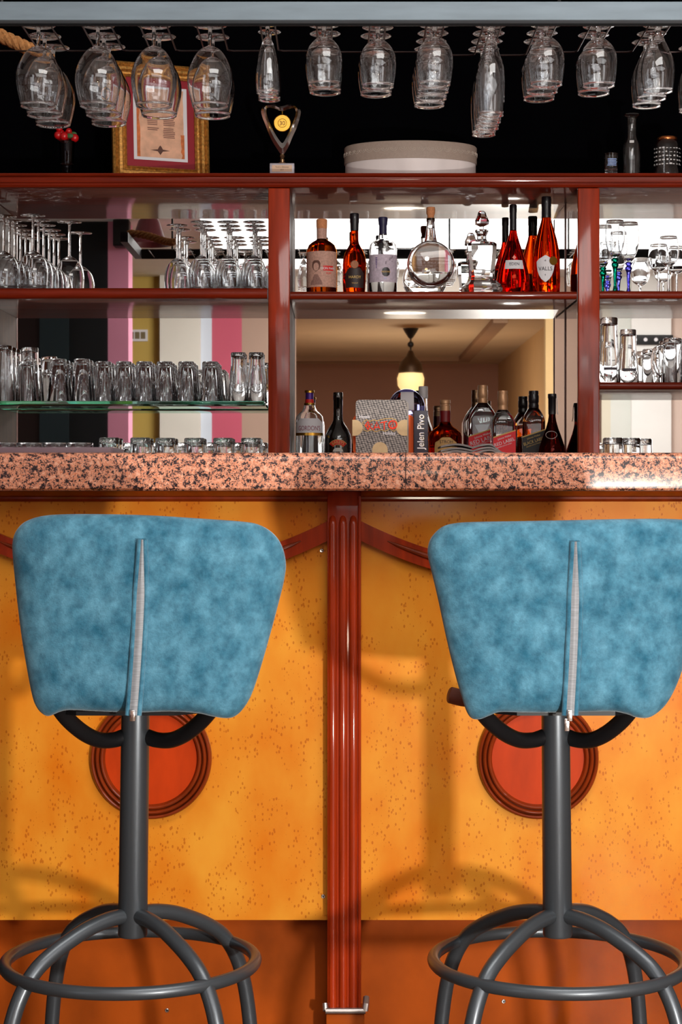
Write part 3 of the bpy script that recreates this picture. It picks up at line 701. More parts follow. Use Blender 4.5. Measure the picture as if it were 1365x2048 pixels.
# left shelf: upturned wine glasses
def col(kind, px, Ds, z, name, words, group):
    x = X(px, Ds[0])
    h = {'F': .2, 'H': .219}[kind]
    for j, D in enumerate(Ds):
        pos = 'front' if j == 0 else ('rear' if j == len(Ds) - 1 else 'middle')
        put_glass(kind, (x, D, z + h + .0020), name, words % pos, group, cat='glass')
zl = SHZ[0]
col('F', 355, [5.635, 5.73], zl, 'wine_glass', 'upturned wine glass, %s of first column beside the bare mirror, upper left shelf', 'upturned wine glasses on the upper left shelf')
col('F', 403, [5.565, 5.65, 5.735], zl, 'wine_glass', 'upturned wine glass, %s of second column left of the mahogany post', 'upturned wine glasses on the upper left shelf')
col('F', 456, [5.565, 5.65, 5.735], zl, 'wine_glass', 'upturned wine glass, %s of the column next but one to the mahogany post', 'upturned wine glasses on the upper left shelf')
col('F', 508, [5.565, 5.65, 5.735], zl, 'wine_glass', 'upturned wine glass, %s of the column touching the mahogany post', 'upturned wine glasses on the upper left shelf')
col('H', 8, [5.58, 5.675, 5.768], zl, 'wine_glass', 'larger upturned wine glass at the left picture edge, %s of its column', 'large upturned wine glasses')
col('H', 66, [5.565, 5.665, 5.765], zl, 'wine_glass', 'larger upturned wine glass, %s of the second column from the left edge', 'large upturned wine glasses')
x = X(139, 5.70); put_glass('H', (x, 5.70, zl + .2210), 'wine_glass', 'larger upturned wine glass standing alone beside the dark mirror gap', 'large upturned wine glasses', cat='glass')

# tumblers (upturned, single meshes)
def tumbler_mesh(h, r_rim, r_base, wall=.0022, foot=.012, ribs=0, neck=None):
    o = [(0, h), (r_base * .92, h), (r_base, h - .003), (r_base, h - foot)]
    if neck: o += neck
    o += [(r_rim, .001), (r_rim - .0006, 0)]
    i = [(r_rim - wall, .0003), (r_rim - wall, .002)]
    if neck: i += [(r - wall, z) for r, z in neck[::-1]]
    i += [(r_base - wall * 1.2, h - foot - .002), (r_base * .6, h - foot + .003), (0, h - foot + .003)]
    seg = 40; b = MB(); b.lathe(o + i, seg)
    if ribs:
        for v in b.bm.verts:
            rr = math.hypot(v.co.x, v.co.y)
            if rr > r_base * .85 and v.co.z > .03 and v.co.z < h - .002:
                f = 1 + .028 * math.cos(ribs * math.atan2(v.co.y, v.co.x)); v.co.x *= f; v.co.y *= f
    return b.mesh('tumbler', GLS, 50)
T1 = tumbler_mesh(.119, .0310, .0235, ribs=10)
T2 = tumbler_mesh(.127, .0310, .0235)
T3 = tumbler_mesh(.166, .0330, .0250, neck=[(.0255, .120)])
T4 = tumbler_mesh(.146, .0290, .0225, neck=[(.0215, .115), (.0265, .07)])
T5 = tumbler_mesh(.132, .0340, .0295, foot=.016, ribs=13)
T6 = tumbler_mesh(.192, .0335, .0255, foot=.02, neck=[(.0250, .15), (.0262, .12), (.0310, .07)])
T7 = tumbler_mesh(.161, .0325, .0245, foot=.016, neck=[(.0240, .13), (.0255, .10), (.0305, .055)])
def tum(me, px, D, z, label, group, name='tumbler', x=None):
    o = link(name, me, None, (X(px, D) if x is None else x, D, z + .0004)); tag(o, label, 'tumbler' if name == 'tumbler' else 'glass', group); return o
def print_on(o, r, z, kind):
    m = MB()
    if kind == 'line':
        m = cyl_patch([.012, .012], [z + .0225, z + .024], r, 10); m.build('printed_mark', GREYP, o)
        cyl_patch([.003, .0045, .002, .005, .003], [z, z + .005, z + .009, z + .013, z + .019], r, 6).build('printed_figure', GREYP, o)
GT = 'upturned tumblers on the glass shelf'
tcols = [(8, T3, 'at the left picture edge', 3), (52, T1, 'second column from the left edge', 3), (117, T2, 'with a small dark printed figure, third column', 3), (164, T2, 'with a dark printed figure, fourth column', 3),
         (207, T1, 'fifth column, before the pink reflection', 3), (248, T1, 'sixth column, before the yellow reflection', 3), (289, T1, 'seventh column on the glass shelf', 3), (330, T1, 'eighth column on the glass shelf', 3),
         (373, T1, 'ninth column, before the white reflection', 3), (421, T1, 'tenth column, last of the short ones', 3), (477, T4, 'tall slim, next but one to the post', 2), (513, T4, 'tall slim, touching the mahogany post', 2)]
for px, me, w, n in tcols:
    x = X(px, 5.56)
    for j in range(n):
        D = 5.56 + .074 * j
        pos = ['front', 'middle', 'rear'][j] if n == 3 else ['front', 'rear'][j]
        if px == 52 and j == 1: me_, wd = T3, 'taller upturned glass in the second column from the left edge, middle'
        else: me_, wd = me, 'upturned clear tumbler on the glass shelf, %s, %s' % (w, pos)
        if 'column on' in wd: wd = 'upturned clear tumbler, %s, %s' % (w, pos)
        if 'printed' in w and j: wd = 'upturned clear tumbler behind the printed one in the %s column, %s' % ('third' if px == 117 else 'fourth', pos)
        if 'tall slim' in w: wd = 'upturned tall slim glass on the glass shelf, %s, %s' % (w.replace('tall slim, ', ''), pos)
        o = tum(me_, px, D, ZG, wd, GT, x=x)
        if 'printed' in w and j == 0: print_on(o, .0272, .052, 'line')
for px, w in ((220, 'nearest the tray'), (282, 'second from the tray'), (330, 'third from the tray'), (388, 'fourth from the tray'), (446, 'next but one to the post'), (502, 'beside the mahogany post')):
    for j in range(2):
        D = 5.50 + .085 * j + (.02 if px > 300 else -.01)
        tum(T5, px, D, ZW, 'short ribbed tumbler upturned on the back worktop, %s, %s' % (w, ['front', 'rear'][j]), 'short ribbed tumblers on the back worktop', x=X(px, 5.5) )
# right bay, lower shelf
zr3 = SHZ[3]
for px, D, me, lab, rr in ((1219, 5.545, T6, 'tall upturned beer glass with grey band, half behind the right post', .0305), (1257, 5.595, T7, 'shorter upturned beer glass with grey band and red stars', .030)):
    o = tum(me, px, D, zr3, lab, 'upturned beer glasses on the right shelf', 'beer_glass')
    cyl_patch([.020, .020], [.036, .044], lambda z: .0318, 12).build('printed_band', GREYP, o)
    for dx, dz in ((-.012, .02), (.004, .028), (.014, .016)):
        st = [(dx + (.0035 if k % 2 == 0 else .0014) * math.sin(k * math.pi / 5), dz + (.0035 if k % 2 == 0 else .0014) * math.cos(k * math.pi / 5)) for k in range(10)]
        MB().prism(st, -.0335, -.0331, 'y').build('printed_star', REDP if dx != .014 else INK, o)
mugm = tumbler_mesh(.132, .0300, .0280, foot=.014)
for k, (px, D, lab) in enumerate(((1346, 5.56, 'upturned glass mug with handle on the right shelf, frontmost'), (1338, 5.66, 'upturned glass mug with handle behind the front mug'), (1395, 5.60, 'upturned glass mug cut by the right picture edge'))):
    r = thing('glass_mug', (X(px, D), D, zr3 + .0004), lab, 'mug', 'glass mugs on the right shelf', R(200 if k else 150))
    b = link('body', mugm, r)
    MB().tube(smooth_path([(.028, 0, .11), (.045, 0, .108), (.054, 0, .085), (.054, 0, .055), (.044, 0, .03), (.028, 0, .026)], 6), .0055, 10).build('handle', GLS, r)
    text('H7', .014, 'printed_mark', GREYP, r, 0.0, .026, bend=.0302).rotation_euler = (0, 0, -r.rotation_euler.z)
for px, D, me, lab in ((1227, 5.50, T5, 'short tumbler upturned on the worktop beside the right post'), (1262, 5.53, T5, 'short tumbler upturned on the worktop, second from the right post'), (1285, 5.60, T5, 'short tumbler upturned on the worktop, third from the right post')):
    tum(me, px, D, ZW, lab, 'short tumblers in the right bay')

# right bay, upper shelf: coloured stems and red wine glasses
def stem_glass(px, D, htop, bowl_px, sm, label, h_stem):
    z = SHZ[2]; H = Z(htop, D) - z
    r = thing('wine_glass', (X(px, D), D, z + .0003), label, 'wine glass', 'coloured stem glasses on the right shelf')
    w = bowl_px * D / F
    hb = h_stem
    bowl = [(.007, hb), (w * .55, hb + (H - hb) * .10), (w * .86, hb + (H - hb) * .3), (w, hb + (H - hb) * .55), (w * .97, hb + (H - hb) * .8), (w * .88, H)]
    k = glass_kind(bowl, .004, .03, hb)
    link('bowl', k[0], r)
    MB().lathe(dens([(0, .003), (.007, .004), (.0042, .02), (.0048, .4 * hb), (.0066, .68 * hb), (.0105, .78 * hb), (.0098, .84 * hb), (.006, .88 * hb), (.0095, .93 * hb), (.0105, .95 * hb), (.008, .99 * hb), (.006, 1.0 * hb + .0005), (0, hb + .0006)]), 20).build('stem', sm, r)
    link('foot', k[2], r)
stem_glass(1231, 5.537, 442, 19.5, STEMG, 'wine glass with dark green twisted stem on the right shelf', .100)
stem_glass(1258, 5.60, 446, 21.0, STEMB, 'wine glass with deep blue stem beside the green-stemmed glass', .096)
stem_glass(1238, 5.70, 465, 17.5, STEMV, 'wine glass with pale violet stem behind the green and blue stems', .078)
stem_glass(1207, 5.66, 452, 18.5, STEMG, 'green-stemmed wine glass half hidden by the right mahogany post', .088)
for px, D, top, lab in ((1338, 5.56, 474, 'clear stemmed wine glass standing upright on right shelf, in front'), (1318, 5.64, 490, 'clear stemmed wine glass upright, behind and left of the front one'), (1354, 5.70, 494, 'clear stemmed wine glass upright, behind and right of the front one')):
    z = SHZ[2]; H = Z(top, D) - z; w = .031; hb = H * .47
    k = glass_kind([(.006, hb), (w * .62, hb + (H - hb) * .10), (w * .92, hb + (H - hb) * .28), (w, hb + (H - hb) * .5), (w * .93, hb + (H - hb) * .78), (w * .8, H)], .0035, .030, hb)
    r = thing('wine_glass', (X(px, D), D, z + .0003), lab, 'wine glass', 'clear stemmed wine glasses on the right shelf')
    for nm, me in zip(('bowl', 'stem', 'foot'), k): link(nm, me, r)

# ------------------------------------------------------------------ bottles
def prof_px(D, zbase, pts, base_r=None):
    """pts: (half width px, y px) from bottom to top; returns (r, z) in metres relative to zbase, starting at the base."""
    out = [(hw * D / F, Z(y, D) - zbase) for hw, y in pts]
    r0 = out[0][0]
    return [(0, 0), (r0 * .93, 0), (r0, .004)] + [p for p in out if p[1] > .005]
def solid(prof, mt, name, parent, seg=36): return MB().lathe(prof + [(0, prof[-1][1])], seg).build(name, mt, parent, smooth=40)
def hollow(prof, name, parent, wall=.002, mt=None, seg=36):
    inner = [(max(r - wall, .001), z + (wall * 2 if i < 2 else 0)) for i, (r, z) in enumerate(prof) if i > 0][::-1]
    return MB().lathe(prof + inner + [(0, wall * 2)], seg).build(name, mt or GLS, parent, smooth=40)
def ring(prof, mt, name, parent, seg=28): return MB().lathe([(0, prof[0][1])] + prof + [(0, prof[-1][1])], seg).build(name, mt, parent, smooth=40)
def capx(D, zb, pts): return [(hw * D / F, Z(y, D) - zb) for hw, y in pts]
DB = 5.62; zm = SHZ[1]
def bottle(px, D, zb, label, group): return thing('bottle', (X(px, D), D, zb + .0004), label, 'bottle', group)
GS = 'bottles on the middle shelf'
sz = lambda p, D: p * D / F
# 1 rum with portrait label
b = bottle(644, DB, zm, 'amber rum bottle with pinkish portrait label and cork stopper', GS)
solid(prof_px(DB, zm, [(30.5, 590), (30.5, 508), (29.5, 500), (26, 491), (19, 485), (12, 481), (9.5, 478), (9, 470)]), AMBER, 'body', b)
ring(capx(DB, zm, [(10, 482), (10.3, 458)]), PAPER_P, 'neck_wrap', b); ring(capx(DB, zm, [(10.3, 457.8), (10.8, 455), (11, 441), (10, 439)]), CORK, 'stopper', b)
rl = sz(30.5, DB)
lb = cyl_patch([rl * 1.25] * 2, [Z(577, DB) - zm, Z(506, DB) - zm], rl, 24).build('paper_label', PAPER_P, b)
fz = Z(537, DB) - zm; fx = -sz(11, DB)
m = MB(); m.add(cyl_patch([.002, .0095, .0125, .0130, .0110, .006], [fz - .014, fz - .008, fz, fz + .008, fz + .015, fz + .019], rl, 12, .0007, .0002).bm)
pm = m.build('portrait_hair', INKB, lb)
for v_ in pm.data.vertices:
    a = math.atan2(v_.co.x, -v_.co.y) + fx / rl; rr = math.hypot(v_.co.x, v_.co.y); v_.co.x, v_.co.y = rr * math.sin(a), -rr * math.cos(a)
pf = cyl_patch([.003, .0075, .0085, .0070, .003], [fz - .012, fz - .007, fz + .001, fz + .008, fz + .0115], rl, 12, .0010, .0002).build('portrait_face', PAPER_P, lb)
pc = cyl_patch([.019, .017, .010, .005], [Z(573, DB) - zm, Z(566, DB) - zm, Z(558, DB) - zm, Z(552, DB) - zm], rl, 12, .0007, .0002).build('portrait_coat', mat('faded_ink', srgb(140, 104, 94)[:3], .7, noise=((300, 300, 300), .3)), lb)
for o in (pf, pc):
    for v_ in o.data.vertices:
        a = math.atan2(v_.co.x, -v_.co.y) + fx / rl; rr = math.hypot(v_.co.x, v_.co.y); v_.co.x, v_.co.y = rr * math.sin(a), -rr * math.cos(a)
rb = cyl_patch([.0165] * 2, [Z(545, DB) - zm, Z(535, DB) - zm], rl, 10, .0008, .0002).build('red_strip', REDP, lb); rb.rotation_euler = (0, 0, .021 / rl)
text('DON PAPA', .0095, 'lettering', WHITE, lb, .021, Z(540.5, DB) - zm, bend=rl + .0016); text('RUM', .008, 'lettering', REDP, lb, .022, Z(550, DB) - zm, bend=rl + .0012)
# 2 cognac with dark label
b = bottle(709.5, DB, zm, 'red-brown cognac bottle with dark arched label and black stopper', GS)
solid(prof_px(DB, zm, [(21, 590), (22.5, 560), (23.5, 530), (22.5, 518), (18.5, 505), (12.5, 494), (9, 487), (8, 480), (7.8, 462)]), COGNAC, 'body', b)
ring(capx(DB, zm, [(8.3, 462), (8.6, 447), (9.3, 445), (9.3, 429), (8.6, 427.5)]), BLACKCAP, 'stopper', b)
rl = sz(23.3, DB)
lb = cyl_patch([rl * .85, rl * .86, rl * .86, rl * .6, rl * .45], [Z(578, DB) - zm, Z(560, DB) - zm, Z(549, DB) - zm, Z(541, DB) - zm, Z(538, DB) - zm], rl, 16).build('paper_label', PAPER_D, b)
text('HARDY', .0115, 'lettering', GOLDP, lb, .001, Z(557, DB) - zm, bend=rl + .0010)
text('V.S.O.P', .006, 'lettering', GOLDP, lb, .001, Z(569, DB) - zm, bend=rl + .0010)
MB().lathe([(0, .001), (.0115, .001), (.0125, 0), (0, 0)], 24, Matrix.Translation((.0, -rl - .0012, Z(532, DB) - zm)) @ Matrix.Rotation(R(90), 4, 'X')).build('seal', mat('bronze_seal', srgb(120, 74, 48)[:3], .4, metal=.5, noise=((400, 400, 400), .4)), b)
# 3 gin
b = bottle(766.5, DB, zm, 'clear gin bottle with lilac label, black plaque and navy stopper', GS)
pp = prof_px(DB, zm, [(28, 590), (28, 500), (26, 490), (21, 484), (12, 480), (9, 478), (8.5, 469)])
hollow(pp, 'body', b)
ring(capx(DB, zm, [(7.8, 470), (7.6, 452), (8.6, 450), (9.6, 440), (9.6, 437), (8.8, 435)]), NAVYCAP, 'stopper', b)
rl = sz(28, DB)
lb = cyl_patch([rl * 1.3] * 2, [Z(567, DB) - zm, Z(512, DB) - zm], rl, 24).build('paper_label', PAPER_L, b)
cyl_patch([.004, .0105, .0125, .0105, .004][:5], [Z(556, DB) - zm, Z(553, DB) - zm, Z(547, DB) - zm, Z(541, DB) - zm, Z(538, DB) - zm], rl, 12, .0008, .0003).build('plaque', BLACKCAP, lb).rotation_euler = (0, 0, .008 / rl)
text('MEDOMA', .0068, 'lettering', GOLDP, lb, .008, Z(547, DB) - zm, bend=rl + .0015)
text('GIN', .005, 'lettering', BLUEP, lb, .006, Z(560, DB) - zm, bend=rl + .0010)
m = MB()
for k in range(7):
    zz = Z(520 + 3.2 * k, DB) - zm; m.add(cyl_patch([.0035 - .0003 * k] * 2, [zz, zz + .0022], rl, 4, .0008, .0002).bm)
o = m.build('flower_drawing', PURPLE, lb); o.rotation_euler = (0, 0, -.021 / rl)
m = MB()
rn = random.Random(5)
for k in range(9):
    zz = Z(516 + rn.uniform(0, 17), DB) - zm; w_ = rn.uniform(.002, .005)
    q = cyl_patch([w_, w_ * .7], [zz, zz + rn.uniform(.002, .005)], rl, 4, .0006 + .00004 * k, .0001)
    q.bm.transform(Matrix.Rotation(rn.uniform(.1, .75), 4, 'Z')); m.add(q.bm)
m.build('landscape_drawing', mat('grey_wash', srgb(140, 126, 138)[:3], .7), lb)
# 4 round flask
b = bottle(862, DB, zm, 'clear round disc-shaped flask with cork, half full of spirit', GS)
cz = Z(530, DB) - zm; rr = sz(47.5, DB)
def disc(rad, dep, z_cut, mt, name, par, ztop=None):
    rings = []
    for f in [-1, -.92, -.7, -.35, 0, .35, .7, .92, 1]:
        rd = rad * (1 - .16 * f ** 4 - (.05 if abs(f) == 1 else 0)); ringp = []
        for k in range(40):
            a = 2 * math.pi * k / 40; z = cz + rd * math.sin(a); z = max(z, z_cut)
            if ztop is not None: z = min(z, ztop)
            ringp.append((rd * math.cos(a), f * dep, z))
        rings.append(ringp)
    return MB().loft(rings).build(name, mt, par, smooth=50)
disc(rr, .028, .002, GLS, 'body', b)
MB().lathe(capx(DB, zm, [(0.01, 486), (14, 486), (11, 476), (9, 462), (7.5, 445), (8.5, 442), (8.5, 437), (0.01, 437)]), 28).build('neck', GLS, b)
ring(capx(DB, zm, [(6.5, 440), (7, 431), (8.6, 428), (9, 418), (8.2, 415)]), CORK, 'cork', b)
disc(rr - .0035, .0245, .006, WATER, 'spirit', b, Z(546, DB) - zm)
for sg in (-1, 1):
    MB().box(sg * .028 - .012, sg * .028 + .012, -.022, .022, 0, .010, .003).build('foot', GLS, b)
# 5 square twisted decanter
b = thing('decanter', (X(964, 5.585), 5.585, zm + .0004), 'empty square crystal decanter with faceted stopper', 'decanter')
rings = []
for hw, y, tw in [(34, 591, 14), (35, 580, 14), (33, 574, 12), (26, 566, 9), (23, 556, 6), (24.5, 540, 3), (27, 520, 1), (28.5, 500, 0), (28.5, 493, 0), (24, 489.5, 0), (14, 487, 0)]:
    s = sz(hw, DB); c = s * .22; z = max(0, Z(y, DB) - zm); pts = [(s - c, -s), (s, -s + c), (s, s - c), (s - c, s), (-s + c, s), (-s, s - c), (-s, -s + c), (-s + c, -s)]
    a = R(tw); rings.append([(px * math.cos(a) - py * math.sin(a), (px * math.sin(a) + py * math.cos(a)) * .8, z) for px, py in pts])
MB().loft(rings).build('body', GLS, b, smooth=20)
MB().lathe([(.0, Z(488, DB) - zm)] + capx(DB, zm, [(13, 488), (9.5, 482), (9, 476), (13.5, 467), (13, 463.5)]) + [(0, Z(463.5, DB) - zm)], 8).build('neck', GLS, b, smooth=20)
MB().lathe([(.0, Z(465, DB) - zm)] + capx(DB, zm, [(4, 465), (4, 457), (14.5, 452), (15, 445), (10, 436), (8, 429), (5, 426)]) + [(0, Z(425, DB) - zm)], 7).build('stopper', GLS, b, smooth=15)
# 6 rose teardrop bottle
b = bottle(1027, 5.685, zm, 'teardrop-shaped rose wine bottle with white band label and black neck foil', GS)
pe = prof_px(DB, zm, [(30, 590), (33, 570), (33.5, 556), (31, 540), (26, 520), (19, 498), (13, 480), (9, 466), (7, 455), (6.4, 440), (6.4, 408)])
solid(pe, ROSE, 'body', b)
ring(capx(DB, zm, [(7.0, 456), (6.9, 420), (7.4, 418), (7.4, 405), (6.6, 403)]), BLACKCAP, 'neck_foil', b)
def rad_at(prof):
    def f(z):
        for (r0, z0), (r1, z1) in zip(prof, prof[1:]):
            if z0 <= z <= z1 and z1 > z0: return r0 + (r1 - r0) * (z - z0) / (z1 - z0)
        return prof[-1][0]
    return f
ra = rad_at(pe)
zs = [Z(y, DB) - zm for y in (536, 530, 524, 518)]
lb = cyl_patch([.0305, .0295, .028, .0265], zs, ra, 16, .0006).build('paper_label', WHITE, b)
text('EDEN', .0125, 'lettering', GREYP, lb, 0.0, Z(526.5, DB) - zm, bend=ra(Z(527, DB) - zm) + .0022)
MB().prism([(0, -.006), (.006, 0), (0, .008), (-.006, 0)], -ra(Z(512, DB) - zm) - .0022, -ra(Z(512, DB) - zm) + .001, 'y', Matrix.Translation((0, 0, Z(513, DB) - zm))).build('crest', mat('rose_gold', srgb(176, 96, 84)[:3], .4, metal=.5), b)
# 7 orange wine with shield label
b = bottle(1093.5, DB, zm, 'orange-red sparkling wine bottle with white shield label and gold seal', GS)
pv = prof_px(DB, zm, [(26.5, 590), (27.5, 560), (27, 520), (25, 500), (21, 480), (15.5, 460), (11, 445), (9.3, 436), (9, 425), (9, 398)])
solid(pv, ORANGEWINE, 'body', b)
ring(capx(DB, zm, [(9.6, 436), (9.4, 414), (9.9, 412), (9.9, 396), (9, 394)]), BLACKCAP, 'neck_foil', b)
ra = rad_at(pv)
zs = [Z(y, DB) - zm for y in (567, 561, 554, 545, 535, 526, 521, 514)]
lb = cyl_patch([.002, .012, .019, .0245, .0275, .0285, .0205, .002], zs, ra, 16, .0006).build('shield_label', WHITE, b)
lb.rotation_euler = (0, 0, -.007 / .04)
text('VALLS', .0165, 'lettering', INK, lb, 0, Z(541, DB) - zm, bend=ra(Z(541, DB) - zm) + .0018, wide=.95)
text('*', .011, 'lettering', INK, lb, 0, Z(526, DB) - zm, bend=ra(Z(526, DB) - zm) + .0030); text('8', .006, 'lettering', GREYP, lb, 0, Z(553, DB) - zm, bend=ra(Z(553, DB) - zm) + .0022)
MB().lathe([(0, .0012), (.0125, .001), (.0132, 0), (0, 0)], 24, Matrix.Rotation(.40, 4, 'Z') @ Matrix.Translation((0, -ra(Z(524, DB) - zm) - .0022, Z(525, DB) - zm)) @ Matrix.Rotation(R(90), 4, 'X')).build('gold_seal', GOLD, b)

# bottles on the back worktop
GW = 'bottles on the back worktop'; DW = 5.62
b = bottle(619.5, DW, ZW, 'clear gin bottle with white lettered label and purple gold cap', GW)
pg = prof_px(DW, ZW, [(28, 966), (28, 842), (27, 834), (22, 828), (15, 822), (12, 815), (11, 809)])
hollow(pg, 'body', b)
ring(capx(DW, ZW, [(10.5, 811), (10.8, 806.5)]), GOLD, 'gold_ring', b); ring(capx(DW, ZW, [(9, 806.3), (8.4, 799)]), REDP, 'red_band', b)
ring(capx(DW, ZW, [(8.2, 799), (8, 786)]), PURPLE, 'cap', b); ring(capx(DW, ZW, [(9.8, 786), (9.8, 782), (9, 781)]), GOLD, 'cap_top', b)
rl = sz(28, DW)
lb = cyl_patch([rl * 1.2, rl * 1.2, rl * 1.05, rl * .7], [Z(867, DW) - ZW, Z(850, DW) - ZW, Z(845, DW) - ZW, Z(838, DW) - ZW], rl, 24).build('paper_label', WHITE, b)
text("GORDON'S", .0195, 'lettering', MAROON, lb, 0, Z(858, DW) - ZW, bend=rl + .0012, wide=.72)
cyl_patch([rl * 1.25] * 2, [Z(872, DW) - ZW, Z(866.5, DW) - ZW], rl, 20, .0006).build('gold_stripe', GOLD, lb)
b = bottle(676.5, DW, ZW, 'black cream liqueur bottle with red arched label', GW)
pb = prof_px(DW, ZW, [(26, 960), (27, 930), (27, 880), (25.5, 870), (20, 858), (13, 848), (10, 841), (9.3, 832), (9.3, 801), (9.8, 800), (9.8, 787), (9, 785)])
solid(pb, BLACKGL, 'body', b)
rl = sz(27, DW)
lb = MB()
pts_o, pts_i = [], []
for k in range(17):
    a = R(-52 + 104 * k / 16); pts_o.append((.0335 * math.sin(a), .0335 * math.cos(a))); pts_i.append((.0195 * math.sin(a), .0195 * math.cos(a)))
z0 = Z(902.5, DW) - ZW
def bent(poly_a, poly_b, name, mt, par, off):
    g = [[(math.sin(x / rl) * (rl + off), -math.cos(x / rl) * (rl + off), z0 + z * .98) for x, z in row] for row in (poly_a, poly_b)]
    return MB().grid(g).build(name, mt, par)
go = [(x * 1.06, z * 1.04) for x, z in pts_o]; gi = [(x * .94, z * .93) for x, z in pts_i]
lb = bent(go, gi, 'label_border', GOLDP, b, .0005); bent(pts_o, pts_i, 'red_arch', REDP, lb, .0009)
text('BAILEYS', .0125, 'lettering', GOLDP, lb, 0, z0 + .0262, bend=rl + .0014, arc=.0265, wide=.9)
cyl_patch([.016, .0125, .006], [Z(904, DW) - ZW, Z(899, DW) - ZW, Z(896.5, DW) - ZW], rl, 10).build('pale_oval', mat('pale_oval', srgb(206, 200, 190)[:3], .6), b)
for dz in (855, 832): pass
# round bluish magnum and white-capped bottle
b = bottle(814, DW, ZW, 'large round bluish glass bottle behind the beer mat holder', GW)
cz = Z(815, DW) - ZW; rr = sz(37, DW)
pr_ = [(0, 0), (.03, 0), (.033, .02), (.03, cz - rr * .9)] + [(rr * math.cos(R(a)), cz + rr * math.sin(R(a))) for a in range(-50, 90, 10)]
MB().lathe(pr_ + [(0, cz + rr)], 36).build('body', BLUEG, b)
lbm = MB(); g = []
for a in range(-10, 62, 8):
    row = []
    for k in range(-6, 7):
        th = k / 6 * .36 / max(.35, math.cos(R(a))); row.append(((rr + .0006) * math.cos(R(a)) * math.sin(th), -(rr + .0006) * math.cos(R(a)) * math.cos(th), cz + (rr + .0006) * math.sin(R(a))))
    g.append(row)
lb = lbm.grid(g).build('paper_label', WHITE, b)
m = MB(); g = []
for a in range(52, 67, 3):
    row = []
    for k in range(-6, 7):
        th = k / 6 * .75; row.append(((rr + .0012) * math.cos(R(a)) * math.sin(th), -(rr + .0012) * math.cos(R(a)) * math.cos(th), cz + (rr + .0012) * math.sin(R(a))))
    g.append(row)
m.grid(g).build('blue_band', mat('blue_band', srgb(104, 100, 168)[:3], .5), b)
b = bottle(847, 5.70, ZW, 'clear bottle with white screw cap behind the navy carton', GW)
hollow(prof_px(5.70, ZW, [(24, 958), (24, 878), (20, 862), (14, 845), (10, 830), (8.5, 812), (8, 796)]), 'body', b)
ring(capx(5.70, ZW, [(9.3, 797), (9.3, 775), (8.5, 773)]), mat('white_cap', srgb(190, 186, 186)[:3], .4), 'screw_cap', b)
# dark red liqueur with hexagonal label
b = bottle(891, DW, ZW, 'dark red liqueur bottle with tan cap and hexagonal label', GW)
ps = prof_px(DW, ZW, [(32, 958), (33.5, 900), (33.5, 874), (31, 866), (24, 859), (15, 853), (11, 847), (10, 840), (10, 821)])
solid(ps, COGNAC, 'body', b)
ring(capx(DW, ZW, [(10.4, 822), (10.6, 812), (9.6, 811), (9.6, 808), (10.6, 807), (10.4, 801), (9.5, 800)]), TANCAP, 'cap', b)
ring([(r + .0006, z) for r, z in capx(DW, ZW, [(10.2, 846), (10.2, 822)])], mat('red_neck_wrap', srgb(120, 20, 24)[:3], .4), 'neck_wrap', b)
rl = sz(33.5, DW)
lb = cyl_patch([.036, .036, .034, .014, .010], [Z(906, DW) - ZW, Z(896, DW) - ZW, Z(886, DW) - ZW, Z(877, DW) - ZW, Z(876, DW) - ZW], rl, 14).build('hexagonal_label', PAPER_G, b)
text('STROH', .013, 'lettering', INK, lb, .001, Z(885, DW) - ZW, bend=rl + .001)
